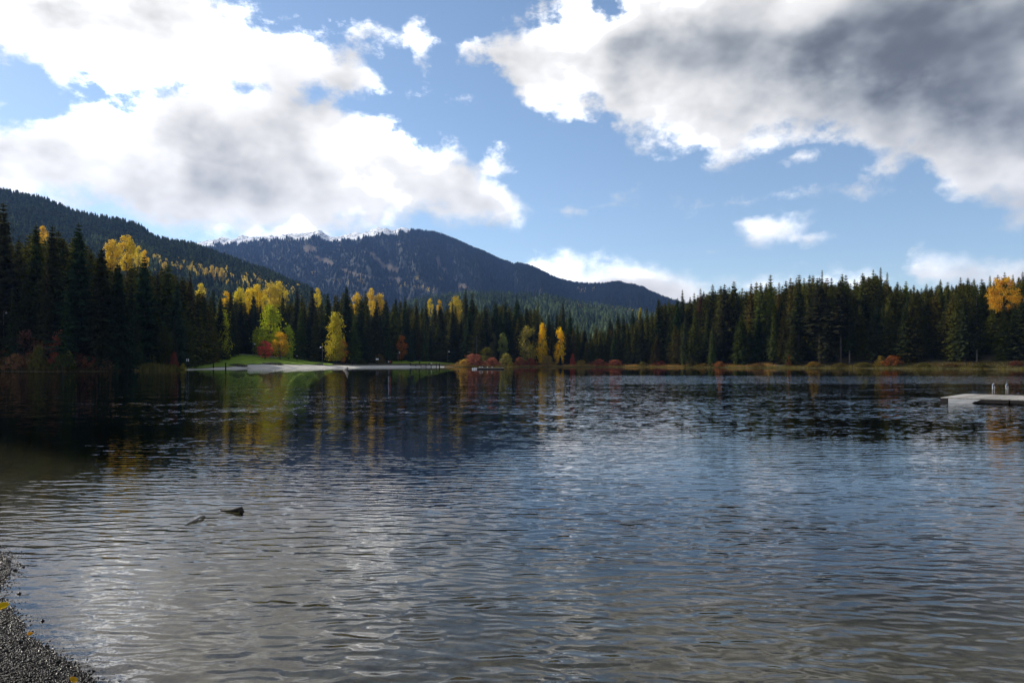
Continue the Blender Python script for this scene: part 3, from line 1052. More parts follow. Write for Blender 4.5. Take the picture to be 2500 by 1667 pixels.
CONIFERS = {
    'spruce': conifer_meshes(1, .125, .05, 40, .30, 1.05),
    'spruce2': conifer_meshes(2, .115, .07, 42, .38, 1.0),
    'narrow': conifer_meshes(3, .078, .10, 40, .45, .95, ragged=.35),
    'wide': conifer_meshes(4, .165, .03, 36, .22, 1.1),
    'pine': conifer_meshes(5, .095, .36, 24, .10, .95, .5, .45, MAT_PALE_BARK),
    'cedar': conifer_meshes(6, .150, .02, 44, .60, 1.15, .6, .18),
    'sparse': conifer_meshes(7, .070, .22, 30, .45, .8, .0, .45, MAT_PALE_BARK),
    'hemlock': conifer_meshes(8, .105, .12, 36, .50, .95, .25, .35),
}
LANDMARKS = [(20, 'left frame edge shrub'), (152, 'reddest left bank shrub'), (270, 'smooth dark cedar'), (425, 'red sedge shrub'), (542, 'yellow-green lawn tree'), (661, 'largest lawn tree'), (740, 'lone lawn lamp post'), (820, 'pyramidal yellow-olive tree'),
             (900, 'wide white sign'), (980, 'rusty orange tree'), (1034, 'jetty'), (1093, 'lamp post at the lit lawn'), (1158, 'largest pink-red shrub'), (1236, 'lime yellow bush'), (1287, 'olive willow bush'),
             (1345, 'pair of yellow aspens'), (1398, 'narrow red shrub'), (1480, 'pair of crimson bushes'), (1568, 'olive bush by the crimson pair'), (1612, 'dark red low bush'), (1682, 'yellow-green shore bush'),
             (1757, 'orange-brown shore bush'), (1850, 'brown low bush'), (1928, 'narrow orange shrub'), (1985, 'yellowish shore bush'), (2052, 'dull olive bush'), (2110, 'low olive bush'),
             (2178, 'big orange shrub'), (2255, 'olive bush right of the orange shrub'), (2320, 'brown bush above the dock'), (2400, 'bush behind the dock ladder'), (2450, 'golden maple'), (2490, 'dark red bush at the right edge')]
ORD = ['first', 'second', 'third', 'fourth', 'fifth', 'sixth', 'seventh', 'eighth', 'ninth', 'tenth']
_rows = {}


def label_rows():
    """name every tree of a row by its place beside the nearest landmark on the shore"""
    for (row, prep), items in _rows.items():
        cells = {}
        for px, kind, o in sorted(items, key=lambda t: t[0]):
            lx, lm = min(LANDMARKS, key=lambda q: abs(q[0] - px))
            cells.setdefault((lm, px < lx), []).append((abs(px - lx), kind, o))
        for (lm, left), lst in cells.items():
            for i, (_, kind, o) in enumerate(sorted(lst, key=lambda t: t[0])):
                look = {'pine': 'bare-stemmed', 'sparse': 'thin bare-stemmed', 'narrow': 'slender', 'wide': 'broad', 'cedar': 'dense', 'hemlock': 'drooping'}.get(kind, 'pointed')
                o['label'] = f"{look} {row} conifer, {ORD[min(i, 9)]} {'left' if left else 'right'} {prep} the {lm}"


_n_conifer = [0]


def conifer(px, top, Y, kind, label, group, color, wscale=1.0, name='conifer_tree', row=None):
    x = wx(px, Y)
    z = hgt(x, Y)
    H = wz(top, Y) - z
    r = random.Random(int(px * 13 + top * 7 + Y))
    o = empty(name, label, 'tree', (x, Y, z), r.uniform(0, 6.28), group)
    tm, cm = CONIFERS[kind]
    w = H * wscale * r.uniform(.92, 1.08)
    t = link('trunk', tm, o, scale=(H * .9, H * .9, H))
    c = link('crown', cm, o, scale=(w, w, H))
    c.color = (*[v * r.uniform(.85, 1.2) for v in color], 1)
    _n_conifer[0] += 1
    if row:
        _rows.setdefault(row, []).append((px, kind, o))
    return o


# tops of the conifers that make the skyline: column, row
SKYLINE = [(-60, 520), (8, 491), (45, 575), (88, 545), (128, 546), (192, 541), (250, 605), (290, 640), (352, 622), (410, 640), (464, 663), (520, 706), (563, 710),
           (619, 712), (690, 712), (725, 702), (762, 700), (800, 712), (846, 696), (893, 708), (920, 730), (942, 727), (966, 724), (989, 720), (1016, 728), (1041, 737), (1075, 738), (1105, 735),
           (1137, 703), (1153, 711), (1185, 740), (1209, 731), (1234, 724), (1262, 722), (1285, 745), (1313, 730), (1340, 765), (1359, 757), (1375, 733), (1392, 760), (1410, 785), (1427, 795),
           (1455, 792), (1489, 772), (1509, 762), (1522, 766), (1545, 755), (1563, 759), (1579, 748), (1592, 756), (1608, 726), (1633, 729), (1654, 726),
           (1666, 705), (1685, 723), (1695, 713), (1710, 702), (1718, 709), (1740, 692), (1760, 696), (1769, 692), (1792, 684), (1812, 701), (1834, 690), (1847, 686),
           (1857, 688), (1881, 668), (1902, 687), (1919, 682), (1930, 676), (1944, 676), (1951, 668), (1963, 676), (1977, 668), (1985, 669), (1995, 676),
           (2007, 657), (2019, 676), (2030, 676), (2056, 666), (2065, 669), (2086, 679), (2106, 664), (2132, 655), (2150, 650), (2166, 662),
           (2191, 686), (2212, 684), (2231, 693), (2262, 691), (2296, 680), (2314, 686), (2345, 675), (2363, 676), (2378, 678), (2397, 679), (2417, 671),
           (2436, 669), (2453, 663), (2473, 669), (2497, 661), (2530, 664)]
SK_X = np.array([s[0] for s in SKYLINE], float)
SK_Y = np.array([s[1] for s in SKYLINE], float)
STAND = ([-100, 300, 450, 500, 560, 620, 700, 800, 870, 950, 1050, 1110, 1200, 1400, 1700, 2600], [8, 8, 12, 26, 46, 64, 57, 38, 27, 42, 43, 27, 17, 11, 6, 5])


def stand_s(px):
    return float(np.interp(px, *STAND))


DARK = (.036, .046, .019)
BLUE = (.034, .048, .026)
OLIVE = (.078, .084, .019)
SUNLIT = (.135, .142, .030)  # sunlight on the upper right forest, put into the needle colour


def plant_conifers():
    r = random.Random(99)
    # the big trees of the left bank, one by one
    left = [
        (-55, 515, 16, 'wide', 1.2, 'tall dark conifer half cut by the frame edge, above the red shrubs'),
        (8, 491, 12, 'wide', 1.15, 'tallest dark conifer at the far left shore, behind the brown shrubs'),
        (88, 545, 15, 'spruce', 1.3, 'slender dark conifer second from the left frame edge with a pointed top'),
        (128, 547, 11, 'spruce2', 1.3, 'dark pointed conifer just left of the broad spruce on the left bank'),
        (192, 541, 7, 'wide', 1.25, 'broad dark spruce with drooping boughs on the left bank'),
        (248, 605, 4, 'cedar', 1.15, 'dense round-topped dark cedar below the tall yellow cottonwoods'),
        (288, 642, 3, 'cedar', 1.3, 'dense dark cedar with smooth flanks reaching to the left shore'),
        (352, 622, 12, 'wide', 1.25, 'wide dark conifer right of the round-topped cedars with bare drooping twigs'),
        (410, 640, 18, 'hemlock', 1.7, 'olive green conifer catching light beside the reddish brown one'),
        (464, 663, 26, 'spruce2', .9, 'reddish brown tinged conifer left of the lawn'),
    ]
    cols = [DARK, DARK, (.034, .050, .020), DARK, (.026, .042, .022), (.024, .034, .014), (.020, .030, .013), (.028, .044, .022), (.060, .080, .026), (.060, .050, .026)]
    for (px, top, s, kind, w, lab), c in zip(left, cols):
        conifer(px, top, float(shore_y(px)) + s, kind, lab, 'conifers on the left bank', c, w)
    for px, top, s, kind in ((-20, 600, 6, 'spruce'), (45, 580, 22, 'hemlock'), (62, 640, 8, 'spruce2'), (112, 640, 6, 'hemlock'), (150, 600, 26, 'spruce'), (165, 690, 4, 'spruce2'),
                             (220, 640, 24, 'spruce'), (320, 690, 18, 'narrow'), (330, 730, 5, 'cedar'), (385, 660, 28, 'spruce'), (378, 750, 9, 'spruce2'),
                             (432, 690, 10, 'cedar'), (445, 720, 24, 'spruce'), (482, 715, 24, 'narrow'), (498, 728, 30, 'spruce'), (425, 780, 6, 'hemlock'), (30, 700, 3, 'hemlock'), (470, 770, 20, 'cedar')):
        conifer(px, top, float(shore_y(px)) + s, kind, 'dark green conifer filling the stand behind the left bank shrubs', 'filler conifers on the left bank',
                r.choice([DARK, BLUE, DARK]), r.uniform(.95, 1.15), row=('left bank', 'behind'))
    # the wall of conifers along the far and right shore
    named = {846: 'tall spruce with a clean pointed top behind the right end of the sandy beach', 1137: 'tallest dark spire above the small far float',
             1153: 'second dark spire just right of the tallest one above the far float', 1375: 'dark thin spire rising right of the two yellow aspens',
             1313: 'dark narrow spire directly above the left of two yellow aspens', 1234: 'dark narrow spire above the olive willow bush', 1262: 'dark full conifer with a bare pale stem beside the olive willow bush',
             1666: 'first tall spire where the right forest steps up from the ridge', 1881: 'tall pointed spruce breaking the skyline left of the middle of the right forest',
             2007: 'highest thin spire in the left half of the right forest', 2106: 'full pointed spruce left of the three thin skyline spires',
             2132: 'left of three thin spires standing above the right forest skyline', 2150: 'middle and tallest of three thin spires on the right forest skyline',
             2166: 'right of three thin spires on the right forest skyline', 2453: 'pointed conifer just above the big golden maple', 619: 'dark pointed conifer in front of the yellow cottonwoods',
             762: 'broad dark conifer between the cottonwoods and the pyramidal tree', 2296: 'pointed full conifer under the right horizon cloud'}
    for px, top in SKYLINE:
        if px < 500 or px > 2505:
            continue
        right = px > 1440
        s = stand_s(px) + (r.uniform(3, 26) if not right else r.uniform(8, 34)) + (30 if 2405 < px < 2492 else 0)
        gaps = min(abs(px - q) for q in SK_X if q != px)
        thin = px in (1137, 1313, 1375, 1359, 2132, 2150, 2166, 2007, 1234, 1666)
        kind = r.choice(['narrow', 'spruce2']) if thin else r.choice(['spruce', 'spruce2', 'hemlock', 'spruce', 'narrow', 'wide'])
        col = r.choice([OLIVE, SUNLIT, SUNLIT, OLIVE]) if px > 1800 else r.choice([DARK, BLUE, OLIVE, DARK])  # right skyline trees get the brighter, sunlit-looking greens
        if px in (1700, 1710, 2019):
            col = (.085, .045, .03)
        if px in named:
            lab, grp = named[px], 'skyline conifers'
        else:
            lab = 'dark green conifer in the skyline row of the right shore forest' if right else 'dark green conifer in the skyline row behind the lawn and marsh'
            grp = 'skyline conifers of the right shore forest' if right else 'skyline conifers behind the lawn and marsh'
        conifer(px, top, float(shore_y(px)) + s, kind, lab, grp, col, r.uniform(1.1, 1.5) if not thin else .95, row=None if px in named else ('skyline', 'above'))
    # lower trees in front of them
    px = 505.0
    while px < 2520:
        right = px > 1440
        sky = float(np.interp(px, SK_X, SK_Y))
        if right:
            s = stand_s(px) + r.choice([r.uniform(-1, 8), r.uniform(5, 30), r.uniform(20, 48)])
            Yq = float(shore_y(px)) + s
            top = max(sky + r.uniform(5, 40), HZ - (hgt(wx(px, Yq), Yq) + r.uniform(13, 23) - CAMZ) / Yq * FPX)
        else:
            s, top = stand_s(px) + r.uniform(-1, 8), sky + r.uniform(14, 75)
        kind = r.choice(['spruce', 'spruce2', 'hemlock', 'cedar', 'narrow', 'wide', 'spruce'])
        if px > 1860 and r.random() < .06:
            kind, top, s = r.choice(['pine', 'sparse', 'pine']), sky + r.uniform(2, 45), stand_s(px) + r.uniform(-2, 4)
        col = r.choice([OLIVE, DARK, OLIVE, SUNLIT]) if right else r.choice([DARK, BLUE, DARK, OLIVE])
        if 2410 < px < 2490:
            top = max(top, 738)
        if right and (kind in ('pine', 'sparse') or s - stand_s(px) < 14):
            col = r.choice([DARK, OLIVE, (.055, .062, .017)]) if kind not in ('pine', 'sparse') else DARK
        lab = 'dark green conifer at the waterside edge of the right shore forest' if right else 'dark green conifer in the front row behind the lawn and marsh'
        grp = 'waterside conifers of the right shore forest' if right else 'front row conifers behind the lawn and marsh'
        conifer(px, top, float(shore_y(px)) + s, kind, lab, grp, col, r.uniform(1.3, 1.95) if right else r.uniform(1.2, 1.75), row=('front row', 'of'))
        px += r.uniform(7, 13) if right else r.uniform(13, 21)
    # single trees that stand out low down
    for px, top, s, kind, w, col, lab in (
            (950, 815, 24, 'cedar', .9, (.03, .048, .02), 'small dark cone-shaped conifer left of the orange tree'),
            (1038, 770, 38, 'cedar', .8, (.06, .072, .032), 'pale green cedar behind the lit strip of lawn'),
            (1005, 800, 30, 'cedar', .8, (.034, .05, .022), 'dark rounded cedar behind the lamp post on the lit lawn'),
            (1368, 866, 5, 'wide', 1.6, (.020, .034, .026), 'little blue-green spruce below the right yellow aspen'),
            (1740, 795, 2, 'cedar', .85, (.055, .070, .022), 'small olive conifer at the water left of the bare stems'),
            (1672, 770, 2, 'hemlock', 1.1, (.055, .068, .026), 'olive conifer with a pale lit flank at the right shore'),
            (2450, 748, 9, 'wide', 1.3, (.060, .068, .018), 'broad conifer directly below the golden maple crown'),
            (1490, 870, 6, 'wide', 1.4, (.030, .044, .030), 'knee-high dark spruce among the shore bushes')):
        conifer(px, top, float(shore_y(px)) + s, kind, lab, None, col, w)


def backing_forest():
    """trees behind the front rows that only show as a dark mass between them"""
    n = 1700
    px = np.concatenate([RNG.uniform(-140, 2620, 1000), RNG.uniform(1550, 2620, 700)])
    s = np.array([stand_s(p) for p in px]) + RNG.uniform(12, 85, n)
    s = np.where((px > 400) & (px < 590), np.minimum(s, np.array([stand_s(p) for p in px]) + 5 + .2 * s), s)
    Y = shore_y(px) + s
    X = wx(px, Y)
    Z, _ = height(X, Y)
    sky = np.interp(px, SK_X, SK_Y)
    sky = np.maximum(sky, np.interp(px + 12, SK_X, SK_Y))
    top = sky + RNG.uniform(8, 50, n)
    top = np.where((px > 1390) & (px < 1480), np.maximum(top, 800), top)
    h = np.clip(wz(top, Y) - Z, 5, 34)
    names = ['spruce', 'wide', 'hemlock', 'spruce2']
    which = RNG.integers(0, 4, n)
    for k, nm in enumerate(names):
        src = next(o for o in bpy.data.objects if o.name.startswith('crown') and o.data == CONIFERS[nm][1])
        ix = np.where(which == k)[0]
        me = bpy.data.meshes.new('backing_forest')
        me.vertices.add(len(ix))
        me.vertices.foreach_set('co', np.stack([X, Y, Z - .3], 1)[ix].astype(np.float32).ravel())
        w = h[ix] * RNG.uniform(1.3, 2.0, len(ix))
        a = me.attributes.new('size', 'FLOAT_VECTOR', 'POINT')
        a.data.foreach_set('vector', np.stack([w, w, h[ix]], 1).astype(np.float32).ravel())
        a = me.attributes.new('turn', 'FLOAT', 'POINT')
        a.data.foreach_set('value', RNG.uniform(0, 6.28, len(ix)).astype(np.float32))
        o = link('backing_forest', me)
        gt = bpy.data.node_groups.new('forest_scatter', 'GeometryNodeTree')
        gt.interface.new_socket('Geometry', in_out='INPUT', socket_type='NodeSocketGeometry')
        gt.interface.new_socket('Geometry', in_out='OUTPUT', socket_type='NodeSocketGeometry')
        N = gt.nodes.new
        gi, go = N('NodeGroupInput'), N('NodeGroupOutput')
        iop, inf, sm = N('GeometryNodeInstanceOnPoints'), N('GeometryNodeObjectInfo'), N('GeometryNodeSetMaterial')
        inf.inputs['Object'].default_value = src
        inf.inputs['As Instance'].default_value = False
        inf.transform_space = 'ORIGINAL'
        na, nt, cx = N('GeometryNodeInputNamedAttribute'), N('GeometryNodeInputNamedAttribute'), N('ShaderNodeCombineXYZ')
        na.data_type, nt.data_type = 'FLOAT_VECTOR', 'FLOAT'
        na.inputs[0].default_value, nt.inputs[0].default_value = 'size', 'turn'
        sm.inputs['Material'].default_value = MAT_BACK
        L = gt.links.new
        L(gi.outputs[0], iop.inputs['Points'])
        L(inf.outputs['Geometry'], sm.inputs['Geometry'])
        L(sm.outputs[0], iop.inputs['Instance'])
        L(nt.outputs[0], cx.inputs[2])
        L(cx.outputs[0], iop.inputs['Rotation'])
        L(na.outputs[0], iop.inputs['Scale'])
        L(iop.outputs[0], go.inputs[0])
        md = o.modifiers.new('scatter', 'NODES')
        md.node_group = gt
        tag(o, 'dark mass of conifers behind the front rows of the lakeside forest', kind='stuff')


MAT_BACK = foliage_material('backing_needles', (.040, .046, .014), (.115, .116, .026), .28, .4, patch=.035)


# ------------------------------------------------------------------ broadleaf trees
def leafy_meshes(seed, shape, clumps, per, leaf):
    r = np.random.default_rng(seed)
    prof = {
        'oval': lambda t: .27 * math.sin(math.pi * (t * .88 + .08)) ** .75,
        'cone': lambda t: .27 * (1 - t) ** .62 * min(1, .35 + 3.2 * t) + .012,
        'round': lambda t: .50 * math.sin(math.pi * (t * .86 + .09)) ** .6,
        'column': lambda t: .20 * (1 - t) ** .45 * min(1, .45 + 3 * t) + .01,
        'open': lambda t: .33 * math.sin(math.pi * (t * .84 + .12)) ** .8,
        'bush': lambda t: .70 * math.sin(math.pi * (t * .62 + .36)) ** .8,
    }[shape]
    z0 = {'oval': .14, 'cone': .10, 'round': .18, 'column': .14, 'open': .18, 'bush': .0}[shape]
    V, F, cents = [], [], []
    lob = r.uniform(0, 6.28, 3)
    clumps = int(clumps * 1.35)
    per = int(per * .72)
    for i in range(clumps):
        t = r.uniform(0, 1) ** (1.15 if shape in ('cone', 'column') else 1.0)
        a = r.uniform(0, 6.283)
        R = prof(t) * (1 + .22 * math.sin(3 * a + lob[0] + 5 * t) + .16 * math.sin(5 * a + lob[1] - 9 * t))
        if math.sin(2 * a + lob[2] + 7 * t) > .86:
            continue
        q = R * math.sqrt(r.uniform(.16, 1.0)) * (1 + r.normal(0, .10))
        c = np.array([q * math.cos(a), q * math.sin(a), z0 + (1 - z0) * t * .97])
        cents.append(c)
        cr = (.030 + .040 * r.random()) * (1.6 if shape == 'bush' else 1.0)
        nper = int(per * r.uniform(.6, 1.3))
        P = c + r.normal(0, 1, (nper, 3)) * np.array([cr, cr, cr * .75])
        if shape != 'bush':
            P[:, 2] = np.clip(P[:, 2], z0 * .75, 1.03)
        else:
            P[:, 2] = np.clip(P[:, 2], .0, 1.08)
        d1 = r.normal(size=(nper, 3))
        d1[:, 2] = d1[:, 2] * .8 - .3
        d1 /= np.linalg.norm(d1, axis=1)[:, None]
        d2 = np.cross(d1, r.normal(size=(nper, 3)))
        d2 /= np.linalg.norm(d2, axis=1)[:, None]
        s = leaf * r.uniform(.6, 1.3, nper)[:, None]
        b = len(V)
        quad = np.stack([P - d1 * s, P + d2 * s * .6, P + d1 * s, P - d2 * s * .6], 1).reshape(-1, 3)
        V += list(quad)
        F += [(b + 4 * k, b + 4 * k + 1, b + 4 * k + 2, b + 4 * k + 3) for k in range(nper)]
    tr = MB()
    top = .82 if shape != 'bush' else .35
    if shape == 'bush':
        for k in range(7):
            a, l = 6.283 * k / 7 + r.uniform(-.3, .3), r.uniform(.25, .5)
            tr.tube([(.03 * math.cos(a), .03 * math.sin(a), -.03), (l * .5 * math.cos(a), l * .5 * math.sin(a), .4), (l * math.cos(a), l * math.sin(a), .8)], [.02, .013, .004], 5, False)
    else:
        tr.tube([(0, 0, -.02), (.004, -.003, .2), (-.005, .004, .5), (0, 0, top)], [.020, .016, .010, .003], 8)
        for c in cents[::max(1, len(cents) // 16)]:
            zb = max(.12, c[2] - .18 - .2 * math.hypot(c[0], c[1]))
            tr.tube([(0, 0, min(zb, top)), tuple(c * np.array([.55, .55, 0]) + np.array([0, 0, (zb + c[2]) / 2 + .01])), tuple(c)], [.008, .005, .002], 5, False)
    return mesh_from('leafy_trunk', tr.v, tr.f, MAT_BARK, True), mesh_from('leafy_crown', np.array(V), np.array(F), MAT_LEAF)


LEAFY = {
    'oval': leafy_meshes(11, 'oval', 70, 75, .020), 'oval2': leafy_meshes(12, 'oval', 60, 70, .021),
    'cone': leafy_meshes(13, 'cone', 85, 75, .017), 'column': leafy_meshes(14, 'column', 60, 70, .018),
    'round': leafy_meshes(15, 'round', 85, 80, .022), 'open': leafy_meshes(16, 'open', 60, 45, .021),
    'bush': leafy_meshes(17, 'bush', 60, 65, .045), 'bush2': leafy_meshes(18, 'bush', 46, 60, .05), 'cone2': leafy_meshes(19, 'cone', 66, 50, .019),
}
_BASE_R = {'oval': .27, 'oval2': .27, 'cone': .27, 'cone2': .27, 'column': .20, 'round': .50, 'open': .33, 'bush': .70, 'bush2': .70}


def leafy(px, top, wpx, Y, kind, color, label, group=None, name='broadleaf_tree', cat='tree', base=None, crown=None):
    x = wx(px, Y)
    z = hgt(x, Y) if base is None else base
    H = max(wz(top, Y) - z, .6)
    r = random.Random(int(px * 17 + top * 5))
    o = empty(name, label, cat, (x, Y, z), r.uniform(0, 6.28), group)
    tm, cm = LEAFY[kind]
    lift = 0.0
    if crown:
        Hc = crown / FPX * Y / .86
        if Hc < H * .97:
            lift = H - Hc
            H = Hc
            tk = .022 * H
            MB().tube([(0, 0, -.3), (.05, 0, lift * .5), (0, 0, lift + H * .06)], [tk * 1.5, tk * 1.15, tk * .8], 8).build('stem', MAT_BARK, o, True)
    w = (wpx / 2 / FPX * Y) / (_BASE_R[kind] * 1.12)
    tn, cn = ('stems', 'foliage') if kind.startswith('bush') else ('trunk', 'crown')
    link(tn, tm, o, loc=(0, 0, lift), scale=(min(w, H), min(w, H), H))
    c = link(cn, cm, o, loc=(0, 0, lift), scale=(w, w, H))
    c.color = (*color, 1)
    return o


GOLD, LEMON, LIME = (.58, .43, .07), (.62, .52, .07), (.30, .36, .025)


def plant_broadleaf():
    sy = lambda p: float(shore_y(p))
    leafy(542, 760, 52, sy(542) + 38, 'cone', (.42, .44, .03), 'yellow-green young tree at the left end of the lawn')
    leafy(661, 748, 82, sy(661) + 46, 'cone', (.32, .38, .022), 'largest green tree standing in the middle of the lawn')
    leafy(632, 800, 36, sy(632) + 50, 'oval2', (.24, .30, .022), 'low green side crown left of the largest lawn tree')
    leafy(647, 833, 40, sy(647) + 30, 'open', (.56, .085, .080), 'small crimson red maple on the lawn')
    leafy(684, 812, 46, sy(684) + 34, 'open', (.56, .34, .025), 'orange and gold tree beside the small red maple')
    leafy(705, 793, 34, sy(705) + 37, 'cone2', (.32, .42, .035), 'slim lime green tree at the right of the lawn cluster')
    leafy(820, 766, 60, sy(820) + 24, 'cone', (.40, .36, .035), 'pyramidal yellow-olive tree standing alone by the sand')
    leafy(836, 828, 22, sy(836) + 22, 'oval2', (.42, .16, .035), 'rusty red low crown at the right side of the pyramidal tree')
    leafy(980, 820, 30, sy(980) + 30, 'open', (.32, .12, .025), 'small rusty orange tree above the lit strip of lawn')
    leafy(1287, 795, 58, sy(1287) + 9, 'cone2', (.24, .22, .055), 'big olive willow bush left of the two yellow aspens')
    leafy(1324, 792, 32, sy(1324) + 12, 'cone', (.72, .50, .015), 'left of the two bright yellow aspens by the marsh')
    leafy(1367, 799, 30, sy(1367) + 11, 'cone2', (.78, .52, .015), 'right of the two bright yellow aspens by the marsh')
    leafy(1228, 815, 26, sy(1228) + 14, 'oval2', (.16, .20, .055), 'small pale green tree left of the olive willow bush')
    leafy(1190, 848, 32, sy(1190) + 12, 'oval2', (.12, .12, .03), 'low dark olive tree behind the red shrubs')
    leafy(1205, 815, 24, sy(1205) + 16, 'open', (.07, .075, .03), 'thin dark tree with a pale stem behind the marsh')
    leafy(1075, 855, 34, sy(1075) + 34, 'oval2', (.07, .085, .03), 'dark green bushy tree right of the lit lawn')
    leafy(455, 782, 40, sy(455) + 12, 'oval', (.055, .07, .022), 'dark green rounded tree at the left edge of the lawn')
    leafy(400, 800, 40, sy(400) + 5, 'oval2', (.05, .062, .02), 'dark leafy tree at the left shore beside the sedge')
    # golden trees among and above the conifers
    back = [
        (275, 588, 40, 40, 'oval', GOLD, 'orange-gold cottonwood crown left of the tallest yellow cottonwood'),
        (309, 577, 44, 44, 'oval2', (.60, .47, .07), 'tallest yellow cottonwood crown above the left bank conifers'),
        (338, 602, 22, 50, 'open', (.60, .50, .09), 'small yellow crown right of the tallest yellow cottonwood'),
        (352, 612, 22, 56, 'open', (.64, .44, .06), 'little golden crown peeping over the wide dark conifer'),
        (491, 693, 26, 62, 'open', LEMON, 'small bright yellow crown among conifers left of the lawn'),
        (553, 712, 26, 80, 'open', (.62, .44, .03), 'golden crown half hidden behind dark conifers at the left of the lawn'),
        (586, 704, 30, 84, 'oval2', (.54, .48, .04), 'leftmost of the joined yellow cottonwoods above the lawn'),
        (610, 706, 34, 82, 'round', (.62, .50, .04), 'bright gold cottonwood left of the pointed conifer above the lawn'),
        (628, 697, 38, 88, 'oval', (.62, .48, .04), 'golden cottonwood behind the pointed conifer above the lawn'),
        (660, 692, 36, 90, 'oval2', (.52, .43, .07), 'left crown of the tall twin pale yellow cottonwood'),
        (682, 690, 42, 92, 'oval', (.54, .45, .07), 'right crown of the tall twin pale yellow cottonwood'),
        (648, 722, 30, 78, 'open', (.50, .42, .05), 'lower pale yellow crown beneath the twin cottonwood'),
        (775, 704, 20, 76, 'open', (.60, .50, .05), 'slim yellow crown behind the broad conifer'),
        (872, 715, 26, 66, 'oval2', (.62, .46, .05), 'pale gold crown right of the tall pointed spruce'),
        (905, 706, 22, 74, 'oval', (.62, .47, .08), 'golden crown just right of the spire above the sand'),
        (927, 718, 30, 68, 'column', (.62, .46, .07), 'tall golden aspen above the right end of the beach'),
        (912, 735, 18, 62, 'open', (.60, .45, .07), 'lower golden crown beside the tall golden aspen'),
        (1050, 730, 18, 70, 'open', (.54, .44, .04), 'small yellow crown behind the lit lawn'),
        (1073, 733, 16, 72, 'open', (.56, .40, .03), 'tiny golden crown left of the tallest dark spire'),
        (1113, 724, 32, 64, 'oval2', (.46, .37, .05), 'dull yellow crown hugging the left of the tallest dark spire'),
        (1563, 752, 10, 40, 'column', (.36, .32, .05), 'thin yellowish tree where the right forest begins'),
        (105, 553, 26, 60, 'open', (.60, .40, .06), 'orange-gold crown between two dark conifers on the left bank'),
    ]
    for px, top, w, s, kind, c, lab in back:
        Y = sy(px) + s
        leafy(px, top, w, Y, kind, c, lab, 'golden trees among the conifers', crown=1.45 * w + 16)
    leafy(2450, 680, 76, sy(2450) + 16, 'round', (.56, .33, .035), 'big golden maple high in the right forest', crown=84)
    # aspens on the hillside
    hill = [(503, 654, 11, 36), (517, 648, 13, 42), (529, 653, 11, 40), (541, 654, 13, 38), (558, 682, 12, 24), (570, 690, 9, 16), (588, 683, 11, 24), (600, 689, 14, 20),
            (612, 692, 10, 18), (637, 694, 12, 22), (403, 640, 16, 30), (428, 645, 12, 30), (442, 648, 12, 28), (457, 650, 12, 28), (392, 634, 10, 26)]
    tg = np.linspace(0, 1, 300)
    for i, (px, top, w, hp) in enumerate(hill):
        X, Y, Z = HILL.at(np.full(300, float(px)), tg)
        _, r = proj(X, Y, Z)
        k = int(np.argmin(np.abs(r - (top + hp))))
        lab = ['leftmost slim yellow aspen of the tall row on the hillside', 'tallest golden aspen of the row on the hillside', 'third golden aspen of the row on the hillside',
               'rightmost golden aspen of the tall row on the hillside', 'golden aspen alone below the hillside row', 'small golden aspen beside the lone one on the hillside',
               'pale slim aspen midway along the hillside', 'pale broad aspen midway along the hillside', 'pale short aspen right of the broad one on the hillside',
               'rightmost pale aspen on the hillside', 'broad pale gold tree above the olive conifer', 'gold tree in the hillside line right of the broad pale one',
               'slim gold tree in the hillside line', 'rightmost gold tree in the hillside line before the row', 'leftmost gold tree in the hillside line'][i]
        leafy(px, top, w, float(Y[k]), ['column', 'oval2', 'open'][i % 3] if i > 3 else 'column', (.56, .44, .12), lab, 'aspens on the hillside', base=float(Z[k]))


